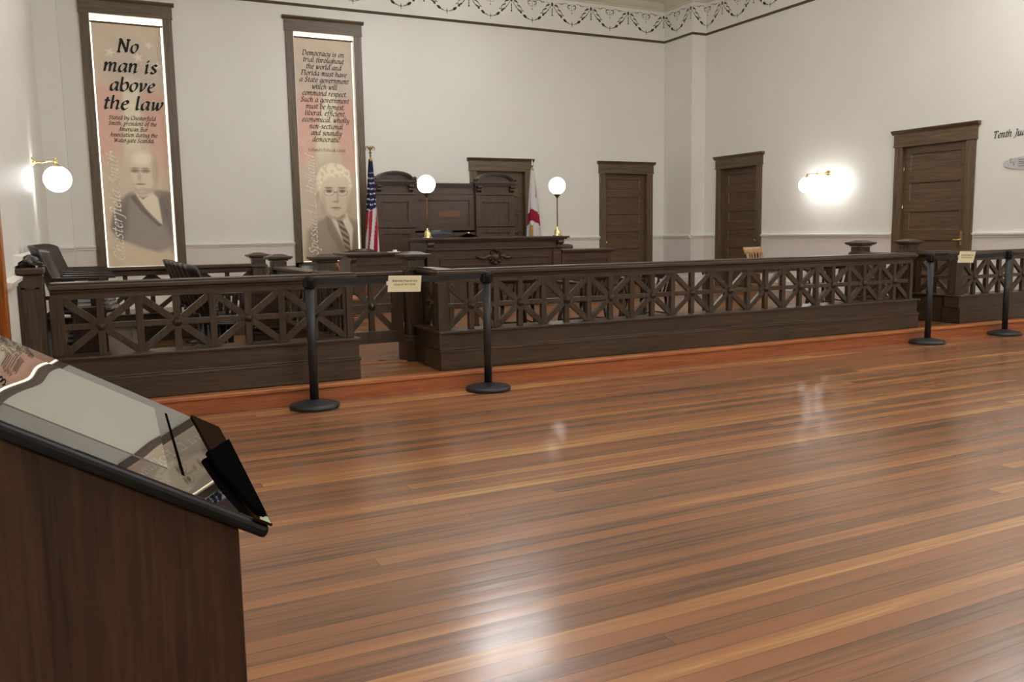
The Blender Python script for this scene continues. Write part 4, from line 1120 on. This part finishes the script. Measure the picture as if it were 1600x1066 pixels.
wd = empty('side_desk', (4.05, 12.6, ZP), 0, 'lower dark wooden desk adjoining the left side of the judge bench', 'desk', 'lower desks beside the bench')
slab_desk(wd, 3.50, 4.645, 12.33, 12.95, ZP, 1.035, panels=1, over=.09, side=(1, 0))
for x in (3.53,):
    MB().prism([(12.33, .97), (12.25, .97), (12.25, .94), (12.29, .91), (12.33, .87)], 'x', x - .04, x + .04).build('scroll_bracket', M['bench_z'], wd)
wd = empty('side_desk', (7.6, 12.6, ZP), 0, 'lower dark wooden desk adjoining the right side of the judge bench', 'desk', 'lower desks beside the bench')
slab_desk(wd, 7.055, 8.03, 12.34, 12.95, ZP, 1.01, panels=1, over=.06, side=(0, 1))

# back panel behind the judge
bk = empty('bench_back_panel', (5.9, 14.45, ZP), 0, 'tall dark wooden panelled screen with two arched pediments behind the judge bench', 'panel')
YP = 14.40
def panel_frame(mb, x0, x1, z0, z1, y, w=.1, d=.03):
    mb.box(x0, x0 + w, y - d, y, z0, z1).box(x1 - w, x1, y - d, y, z0, z1).box(x0 + w, x1 - w, y - d, y, z1 - w, z1).box(x0 + w, x1 - w, y - d, y, z0, z0 + w)
    mb.box(x0 + w, x0 + w + .014, y - d * .6, y, z0 + w, z1 - w).box(x1 - w - .014, x1 - w, y - d * .6, y, z0 + w, z1 - w).box(x0 + w, x1 - w, y - d * .6, y, z1 - w - .014, z1 - w)
mb = MB().box(5.26, 6.44, YP + .03, YP + .09, ZP, 2.12)
panel_frame(mb, 5.26, 6.44, 1.32, 1.995, YP + .03, .1, .022); panel_frame(mb, 5.26, 6.44, .5, 1.36, YP + .03, .1, .022)
mb.box(5.26, 6.44, YP, YP + .03, 1.995, 2.015)
mb.build('centre_panel', M['bench_x'], bk, bevel=.003)
MB().box(5.24, 6.46, YP - .04, YP + .11, 2.165, 2.195).box(5.24, 6.46, YP - .02, YP + .10, 2.14, 2.165).box(5.24, 6.46, YP + .005, YP + .09, 2.115, 2.14).build('centre_cornice', M['bench_x'], bk, bevel=.004)
# narrow inlay of lighter wood in the middle
MB().box(5.75, 6.15, YP + .026, YP + .03, 1.60, 1.72).build('light_veneer_patch', wood('light_veneer', (112, 76, 44), (80, 54, 34), 'x', .5), bk)
for x0, x1 in ((4.56, 5.26), (6.44, 7.22)):
    m_ = MB().box(x0, x1, YP - .03, YP + .09, ZP, 2.15)
    panel_frame(m_, x0, x1, 1.40, 1.97, YP - .03, .11, .022); panel_frame(m_, x0, x1, .5, 1.42, YP - .03, .11, .022)
    m_.box(x0 - .008, x1 + .008, YP - .06, YP - .03, 1.985, 2.01)
    m_.build('side_bay', M['bench_z'], bk, bevel=.003)
    xm, r = (x0 + x1) / 2, (x1 - x0) / 2 - .02
    c = MB().box(x0 - .05, x1 + .05, YP - .13, YP + .1, 2.195, 2.225).box(x0 - .03, x1 + .03, YP - .10, YP + .1, 2.17, 2.195).box(x0 - .01, x1 + .01, YP - .07, YP + .1, 2.145, 2.17)
    c.build('bay_cornice', M['bench_x'], bk, bevel=.004)
    # segmental pediment: arch moulding over a tympanum
    hh = .165
    def arc(t, k=0.0): return (xm + (r - k) * math.cos(t), 2.222 + (hh - k) * math.sin(t) ** 0.85 if math.sin(t) > 0 else 2.222)
    ts = [PI * i / 24 for i in range(25)]
    tm = MB().prism([arc(t, .03) for t in ts], 'y', YP - .02, YP + .06); tm.build('pediment_face', M['bench_x'], bk)
    am = MB()
    for ya, yb, k0, k1 in ((YP - .11, YP + .09, 0, .022), (YP - .08, YP + .09, .022, .042), (YP - .05, YP + .07, .042, .055)):
        for i in range(24):
            p, q, u, v = arc(ts[i], k0), arc(ts[i + 1], k0), arc(ts[i + 1], k1), arc(ts[i], k1)
            am.prism([p, q, u, v], 'y', ya, yb)
    am.build('pediment_arch', M['bench_x'], bk)
    for sg in (-1, 1):
        px = xm + sg * (r + .035)
        MB().sphere((px, YP - .06, 2.262), .036, 14, 8).lathe([(.02, 2.222), (.026, 2.228), (.012, 2.236)], (px, YP - .06, 0), 12).build('ball_finial', M['bench_z'], bk)
        bx = xm + sg * (r - .04)
        MB().prism([(YP - .03, 2.145), (YP - .12, 2.145), (YP - .12, 2.12), (YP - .08, 2.10), (YP - .09, 2.07), (YP - .05, 2.035), (YP - .03, 2.03)], 'x', bx - .04, bx + .04).build('scroll_bracket', M['bench_z'], bk)
# judge's chair
jc = empty('judge_chair', (5.36, 13.5, ZP), 0, 'dark leather swivel chair behind the judge bench, only its top showing', 'chair')
g = MB().grid(lambda u, v: (5.36 + .26 * (2 * u - 1) * (1 - .12 * v), 13.42 - .05 * (1 - (2 * u - 1) ** 2), .72 + .655 * v - .03 * (2 * u - 1) ** 2 * v), 12, 8, .07)
g.build('backrest', M['leather'], jc)
MB().box(5.12, 5.60, 13.40, 13.85, .66, .74).build('seat', M['leather'], jc, bevel=.02)
MB().lathe([(.03, ZP + .06), (.03, .66)], (5.36, 13.62, 0), 12).build('column', M['black'], jc)
st = MB()
for k in range(5): t = 2 * PI * k / 5; st.beam((5.36, 13.62, ZP + .07), (5.36 + .3 * math.cos(t), 13.62 + .3 * math.sin(t), ZP + .03), .05, .03, (0, 0, 1))
st.build('star_base', M['black'], jc)
mi = empty('desk_microphone', (5.52, 12.62, 1.236), 0, 'small black desk microphone with a silver tip on the judge bench', 'microphone')
MB().lathe([(.09, 0), (.09, .012), (.06, .022), (.02, .028)], (0, 0, 0), 20).build('base', M['blackgloss'], mi, False)
MB().tube([(-.16, 0, .012), (-.07, 0, .032), (0, 0, .05), (.07, 0, .032), (.16, 0, .012)], [.006, .016, .02, .016, .006], 8).build('handset', M['blackgloss'], mi, False)
MB().sphere((0, -.01, .068), .022, 12, 8).build('tip', M['steel'], mi, False)
tag(MB().box(4.12, 4.30, 12.42, 12.5, 1.0355, 1.045).box(4.20, 4.26, 12.44, 12.48, 1.045, 1.07).build('paper_stack', M['paper']), 'small white papers lying on the lower left desk', 'paper')

# ------------------------------------------------------------------ flags
def flag(label, x, y, ztop, paint, L, rtop, rbot, finial, name='flag', pole_top=None, bend=0.0, seed=0.0):
    r = empty(name, (x, y, ZP), 0, label, 'flag')
    pt = pole_top or ztop + .03
    MB().lathe([(.15, ZP), (.15, ZP + .03), (.05, ZP + .07), (.02, ZP + .1)], (x, y, 0), 24).build('stand', M['brass'], r)
    MB().tube([(x, y, ZP + .08), (x, y, pt)], .013, 10).build('pole', M['oak'], r)
    finial(x, y, pt).build('finial', M['bronze'] if name == 'american_flag' else M['steel'], r)
    nu, nv = 84, 150; vs = []; cols = []
    for j in range(nv + 1):
        t = j / nv
        for i in range(nu + 1):
            u = i / nu; th = 2 * PI * u
            rr = rtop + (rbot - rtop) * t ** .8
            pl = 1 + .2 * math.sin(5 * th + seed) * min(1, t * 2 + .2) + .08 * math.sin(11 * th + 3 * t)
            vs.append((x + bend * t + rr * pl * math.cos(th), y + rr * .75 * pl * math.sin(th), ztop - L * t - (.02 * math.sin(3 * th + 1) * t)))
            cols.append(paint(u, t))
    W = nu + 1
    fs = [(j * W + i, j * W + i + 1, (j + 1) * W + i + 1, (j + 1) * W + i) for j in range(nv) for i in range(nu)]
    me = bpy.data.meshes.new('cloth'); me.from_pydata([(a - x, b - y, c - ZP) for a, b, c in vs], [], fs)
    at = me.color_attributes.new('Col', 'FLOAT_COLOR', 'POINT')
    at.data.foreach_set('color', np.array([(*lin(c), 1) for c in cols], np.float32).ravel())
    me.polygons.foreach_set('use_smooth', [True] * len(fs)); me.materials.append(M['flag']); me.update()
    o = bpy.data.objects.new('cloth', me); COL.objects.link(o); o.parent = r
    MB().tube([(x, y, ztop + .03), (x, y, ztop - .03)], [.018, .032], 12).build('gold_cap', M['gold'], r)
    return r
def eagle(x, y, z):
    m = MB().lathe([(.012, 0), (.022, .01), (.012, .03), (.018, .05), (.03, .06), (.018, .075), (.008, .08)], (x, y, z), 12)
    m.tube([(x, y, z + .08), (x, y, z + .12), (x, y - .01, z + .16), (x - .012, y - .02, z + .175)], [.01, .022, .014, .004], 8)
    for s in (-1, 1):
        m.tube([(x + s * .012, y, z + .12), (x + s * .045, y, z + .165), (x + s * .07, y, z + .15), (x + s * .078, y, z + .10)], [.014, .014, .01, .004], 6)
        m.tube([(x + s * .02, y, z + .12), (x + s * .04, y, z + .14), (x + s * .05, y, z + .09)], [.01, .009, .003], 6)
    return m
def spear(x, y, z):
    return MB().lathe([(.014, 0), (.02, .01), (.01, .03), (.018, .045), (.024, .08), (.016, .12), (.004, .17), (.001, .19)], (x, y, z), 10)
def us(u, t):
    # visible side is th in (pi, 2pi) -> u .5 .. 1
    if t < .47 - .12 * (u - .75):
        a, b = (u * 14 + (int(t * 20) % 2) * .5) % 1, (t * 20) % 1
        return (222, 222, 226) if math.hypot((a - .5) * .045, (b - .5) * .0875) < .0145 and t > .12 else (28, 30, 62)
    s = (u * 10 + t * 3.2) % 2
    return (158, 30, 44) if s < 1 else (212, 204, 204)
flag('american flag with gold eagle hanging folded on its pole, left of the bench screen', 4.42, 14.12, 2.55, us, 1.75, .03, .115, eagle, 'american_flag', 2.60, -.01)
def fl(u, t):
    if .585 < t + .04 * math.sin(u * 12) < .745: return (150, 30, 48)
    if t < .40 and abs(u - .80 - .07 * (1 - t / .4)) < .012: return (150, 30, 48)
    if t > .765 and .60 < u < .67: return (176, 140, 60)
    return (206, 202, 198)
flag('white state flag with red band hanging folded on its pole, right of bench screen', 7.92, 14.95, 2.52, fl, 1.40, .028, .135, spear, 'state_flag', 2.52, .02, 1.2)

# ------------------------------------------------------------------ chairs and tables
def jury_chair():
    r = empty('jury_chair', (0, 0, 0), 0)
    MB().lathe([(.17, 0), (.17, .015), (.06, .04), (.03, .06), (.03, .40)], (0, 0, 0), 16).build('pedestal', M['chair'], r, False)
    MB().grid(lambda u, v: (-.2 + .44 * u, (-.18 + .36 * v) * (1 - .06 * u), .445 - .02 * math.sin(PI * u) - .012 * math.sin(PI * v)), 8, 8, .03).build('seat', M['chair'], r, False)
    def bkf(u, v):
        yy = (u - .5) * .40 * (1 - .10 * (1 - v)); cur = .10 * (2 * u - 1) ** 2
        top = .03 * (2 * u - 1) ** 4
        return (-.17 - .17 * v + cur, yy, .44 + (.49 - top) * v)
    MB().grid(bkf, 14, 8, .016).build('backrest', M['chair'], r, False)
    for s in (-1, 1):
        a = MB().prism([(-.2, s * .165), (.16, s * .165), (.22, s * .188), (.16, s * .21), (-.2, s * .205)], 'z', .655, .68)
        a.beam((.10, s * .18, .43), (.13, s * .188, .66), .035, .03, (1, 0, 0))
        a.build('armrest', M['chair'], r, False)
    return r
first = jury_chair()
n = 0
def place(proto, x, y, z, rz, label, group):
    global n
    if not proto.get('label'):
        proto.location = (x, y, z); proto.rotation_euler = (0, 0, rz)
        tag(proto, label, 'chair', group); return proto
    return dup(proto, (x, y, z), rz, label, group)
tier = tag(MB().box(XL + .02, .44, 7.15, 10.4, ZP + .001, .33).box(.40, .46, 7.15, 10.4, .30, .332).build('jury_platform', M['rail_y']), 'low dark wooden step under the wall-side row of jury seats', 'platform')
ordn = ['nearest the railing', 'second from the railing', 'third from the railing', 'fourth from the railing', 'fifth from the railing', 'furthest from the railing']
for k in range(6):
    place(first, -.02, 7.50 + k * .50, .333, -.16, 'dark wooden jury chair in the raised row along the left wall, ' + ordn[k], 'jury chairs in the raised wall row')
for k in range(6):
    place(first, 1.13, 7.92 + k * .44, ZP, -.1, 'dark wooden jury chair in the lower front row, ' + ordn[k], 'jury chairs in the lower front row')
pb = empty('panelled_pedestal', (.02, 7.25, ZP), 0, 'dark panelled wooden end pedestal of the jury platform, seen through the left railing', 'pedestal')
p_ = MB().box(-.10, .13, 7.06, 7.145, ZP + .002, .80); panel_frame(p_, -.10, .13, .42, .80, 7.06, .03, .012); p_.box(-.12, .15, 7.03, 7.145, ZP + .002, .28).box(-.11, .14, 7.04, 7.145, .28, .31)
p_.build('body', M['bench_z'], pb, bevel=.003)
p_ = empty('panelled_pedestal', (1.30, 7.35, ZP), 0, 'dark panelled wooden pedestal standing before the lower jury row', 'pedestal')
q = MB().box(1.19, 1.47, 7.28, 7.5, ZP + .002, .86); panel_frame(q, 1.19, 1.47, .52, .86, 7.28, .035, .014); panel_frame(q, 1.19, 1.47, .3, .54, 7.28, .035, .014); q.box(1.16, 1.50, 7.24, 7.53, ZP + .002, .24).box(1.175, 1.485, 7.255, 7.52, .24, .27)
q.build('body', M['bench_z'], p_, bevel=.003)

def spindle_chair(mat, arms=False, TR=.735):
    r = empty('spindle_chair', (0, 0, 0), 0)
    MB().grid(lambda u, v: (-.2 + .42 * u, (-.22 + .44 * v), .45 - .015 * math.sin(PI * u) * math.sin(PI * v)), 6, 6, .035).build('seat', M[mat], r, False, .008)
    for sx in (-1, 1):
        for sy in (-1, 1):
            MB().tube([(.01 + sx * .15, sy * .16, .425), (.01 + sx * .18, sy * .185, .22), (.01 + sx * .21, sy * .21, 0)], [.019, .022, .014], 10).build('leg', M[mat], r, False)
    MB().tube([(-.17, -.185, .18), (-.17, .185, .18)], .011).tube([(.19, -.19, .2), (.19, .19, .2)], .011).tube([(-.16, .185, .22), (.18, .195, .22)], .01).tube([(-.16, -.185, .22), (.18, -.195, .22)], .01).build('stretchers', M[mat], r, False)
    MB().grid(lambda u, v: (-.265 - .045 * v + .045 * (2 * u - 1) ** 2, (u - .5) * .43, TR + .115 * v), 10, 3, .022).build('top_rail', M[mat], r, False)
    sp = MB()
    for i in range(7):
        u = i / 6; wd = .011 if 0 < i < 6 else .016
        sp.tube([(-.175 + .02 * (2 * u - 1) ** 2, (u - .5) * .34, .44), (-.25 + .045 * (2 * u - 1) ** 2, (u - .5) * .4, TR + .01)], wd, 6)
    sp.build('back_spindles', M[mat], r, False)
    if arms:
        for s in (-1, 1):
            MB().tube([(-.225, s * .2, .62), (-.05, s * .245, .625), (.13, s * .25, .62)], [.014, .02, .022], 8).tube([(.1, s * .245, .61), (.09, s * .215, .44)], .012).build('armrest', M[mat], r, False)
    return r
dk = spindle_chair('chair', True, .655)
W_ = 'dark wooden spindle-back armchairs in the well'
place(dk, 2.42, 11.2, ZP, -1.2, 'dark spindle armchair standing beyond the inner jury railing', W_)
place(dk, 2.85, 11.9, ZP, -1.9, 'dark spindle armchair furthest back on the left, before the left banner side', W_)
place(dk, 4.02, 8.05, ZP, 1.4, 'dark spindle armchair at the left end of the near counsel table', W_)
place(dk, 4.85, 8.0, ZP, 1.75, 'dark spindle armchair at the middle of the near counsel table', W_)
place(dk, 5.75, 8.1, ZP, 1.55, 'dark spindle armchair at the right end of the near counsel table', W_)
place(dk, 8.6, 8.1, ZP, 1.3, 'dark spindle armchair before the right counsel table', W_)
place(dk, 9.75, 7.95, ZP, 2.3, 'dark spindle armchair at the right end of the right counsel table', W_)
oak = spindle_chair('oak')
place(oak, 10.42, 11.25, ZP, -1.45, 'light oak slat-back chair showing its top above the long railing', 'oak chairs')
ro = spindle_chair('oak2', True)
place(ro, 2.72, 9.75, ZP, .35, 'reddish oak spindle armchair behind the narrow left gate', 'oak chairs')
def barrel(x, y, label, rz):
    r = empty('barrel_chair', (x, y, ZP), rz, label, 'chair', 'round-backed chairs behind the side desks')
    MB().lathe([(.22, .43), (.23, .46), (.22, .475)], (0, 0, 0), 24).build('seat', M['chair'], r, False)
    MB().grid(lambda u, v: (.245 * math.cos(PI * (.05 + .9 * u)), -.245 * math.sin(PI * (.05 + .9 * u)) , .80 + .15 * v * (.55 + .45 * math.sin(PI * u))), 18, 3, .03).build('curved_backrest', M['bench_x'], r, False)
    sp = MB()
    for i in range(9):
        t = PI * (.07 + .86 * i / 8); sp.tube([(.2 * math.cos(t), -.2 * math.sin(t), .46), (.232 * math.cos(t), -.232 * math.sin(t), .82)], .01, 6)
    sp.build('back_spindles', M['chair'], r, False)
    for k in range(4):
        t = PI / 4 + k * PI / 2; MB().tube([(.14 * math.cos(t), .14 * math.sin(t), .44), (.2 * math.cos(t), .2 * math.sin(t), 0)], [.02, .014], 8).build('leg', M['chair'], r, False)
barrel(3.93, 13.35, 'round-backed wooden chair behind the lower left desk', 0)
barrel(7.56, 13.35, 'round-backed wooden chair behind the lower right desk', 0)
def table(x0, x1, y0, y1, label, z=.86):
    r = empty('counsel_table', ((x0 + x1) / 2, (y0 + y1) / 2, ZP), 0, label, 'table', 'dark wooden counsel tables')
    MB().box(x0, x1, y0, y1, z - .03, z).build('tabletop', M['bench_x'], r, bevel=.008)
    MB().box(x0 + .06, x1 - .06, y0 + .06, y0 + .085, z - .13, z - .03).box(x0 + .06, x1 - .06, y1 - .085, y1 - .06, z - .13, z - .03).box(x0 + .06, x0 + .085, y0 + .08, y1 - .08, z - .13, z - .03).box(x1 - .085, x1 - .06, y0 + .08, y1 - .08, z - .13, z - .03).build('apron', M['bench_x'], r)
    for a in (x0 + .09, x1 - .09):
        for b_ in (y0 + .09, y1 - .09):
            MB().lathe([(.045, z - .03), (.045, z - .14), (.03, z - .17), (.038, z - .3), (.028, ZP + .12), (.035, ZP + .08), (.02, ZP)], (a, b_, 0), 14).build('leg', M['bench_z'], r)
table(4.0, 6.2, 8.55, 9.25, 'dark wooden counsel table behind the middle of the long railing')
table(7.4, 9.3, 8.6, 9.3, 'dark wooden counsel table behind the right part of the long railing')
lc = empty('panelled_lectern', (3.0, 8.0, ZP), 0, 'plain brown panelled wooden lectern behind the first panels of the long railing', 'lectern')
l_ = MB().box(2.90, 3.30, 7.95, 8.35, ZP, .90); panel_frame(l_, 2.90, 3.30, ZP + .1, .90, 7.95, .05, .014)
l_.build('body', M['door_z'], lc, bevel=.004)
MB().box(2.87, 3.33, 7.92, 8.38, .90, .93).build('top', M['door_x'], lc, bevel=.004)

# ------------------------------------------------------------------ wall lettering and plaque on the right wall
wl = empty('wall_lettering', (XR, 7.4, 2.54), 0, 'raised black italic lettering Tenth Judicial on the right wall', 'lettering')
mb = MB(); letters(mb, 'Tenth Judicial', 8.152, 2.535, .062, lambda u, v: (XR - .006, 16.304 - u, v), nib=.22, fat=.045, align='l', fit=.062 * text_w('Tenth Judicial') * .93)
mb.build('letters', M['ink'], wl)
mb = MB(); letters(mb, 'Tenth Judicial', 8.152, 2.535, .062, lambda u, v: (XR - .003, 16.304 - u, v), nib=.24, fat=.045, grow=.035, align='l', fit=.062 * text_w('Tenth Judicial') * .93)
mb.build('letter_edges', M['halo'], wl)
pq = empty('wall_plaque', (XR, 7.62, 2.16), 0, 'oval silver plaque with an EV monogram below the wall lettering', 'plaque')
el = [(7.62 + .36 * math.cos(2 * PI * i / 40), 2.16 + (.098 if math.sin(2 * PI * i / 40) < 0 else .085) * math.sin(2 * PI * i / 40)) for i in range(40)]
MB().prism(el, 'x', XR - .014, XR - .001).build('plate', M['plaque'], pq, bevel=.003)
mb = MB(); e = lambda u, v: (XR - .0155, 15.24 - u, v)
letters(mb, 'E', 7.385, 2.17, .036, e, shear=0, nib=.12); letters(mb, 'V', 7.43, 2.125, .036, e, shear=0, nib=.12)
for k, (w_, zz) in enumerate(((.1, 2.205), (.08, 2.178), (.18, 2.155), (.16, 2.14), (.12, 2.118))):
    mb.box(XR - .0155, XR - .0145, 7.62 + .13 - w_, 7.62 + .13, zz - (.006 if k != 3 else .0015), zz)
mb.build('engraving', M['ink'], pq)

# ------------------------------------------------------------------ touch-screen lectern in the foreground
T = math.radians(30.3); ct, st_ = math.cos(T), math.sin(T)
kz = math.radians(-1.9)
ki = empty('touchscreen_kiosk', (.233, 1.32, 0), -0.0 + math.radians(-1.9) * 1, 'walnut laminate kiosk with sloping black glass touch screen in the left foreground', 'kiosk')
Z0 = .85
def top_pt(s, v, h=0.0):
    """s: distance up the slope from the low edge; v: along the low edge, away from the camera; h above the slab"""
    return (-s * ct + h * st_, v, Z0 + s * st_ + h * ct)
SL = .66; DV = .77
body = [(-.045, 0), (-.045, Z0 - .03 + .045 * st_ / ct), (-SL * ct + .03, Z0 - .03 + (SL * ct - .03) * st_ / ct), (-SL * ct + .03, 0)]
MB().prism([(a, b) for a, b in body], 'y', .03, DV - .03).build('cabinet', M['laminate'], ki, False, .003)
mb = MB()
vs = [top_pt(0, 0), top_pt(0, DV), top_pt(SL, DV), top_pt(SL, 0)] + [top_pt(0, 0, -.02), top_pt(0, DV, -.02), top_pt(SL, DV, -.02), top_pt(SL, 0, -.02)]
mb.add(vs, [(0, 1, 2, 3), (7, 6, 5, 4), (0, 4, 5, 1), (1, 5, 6, 2), (2, 6, 7, 3), (3, 7, 4, 0)])
mb.build('top_frame', M['edge'], ki, False, .007)

def plate(name, poly, h0, h1, mat, parent=ki, bevel=0):
    mb = MB(); k = len(poly)
    vs = [top_pt(s_, v, h1) for s_, v in poly] + [top_pt(s_, v, h0) for s_, v in poly]
    mb.add(vs, [tuple(range(k)), tuple(range(2 * k - 1, k - 1, -1))] + [(i, i + k, (i + 1) % k + k, (i + 1) % k) for i in range(k)])
    return mb.build(name, mat, parent, False, bevel)
plate('glass_bezel', [(.012, .012), (.012, DV - .012), (SL - .012, DV - .012), (SL - .012, .012)], .0, .0025, M['bezel'])
plate('display_glass', [(.163, .118), (.163, .655), (.62, .655), (.62, .118)], .0025, .0037, M['screen'])
plate('card_slot', [(.134, .115), (.134, .655), (.139, .655), (.139, .115)], .0025, .0032, M['blackgloss'])
plate('front_strip', [(.001, .001), (.001, DV - .001), (.070, DV - .001), (.055, .30), (.030, .001)], .0025, .006, M['strip'])
plate('black_tray', [(.012, .02), (.002, .60), (.060, .40), (.079, .342), (.062, .18), (.030, .02)], .006, .016, M['blackgloss'], bevel=.003)
plate('corner_glint', [(.003, .004), (.003, .04), (.02, .018), (.022, .004)], .006, .0065, M['clear'])  # pale opaque plate painted as a glint on the acrylic corner
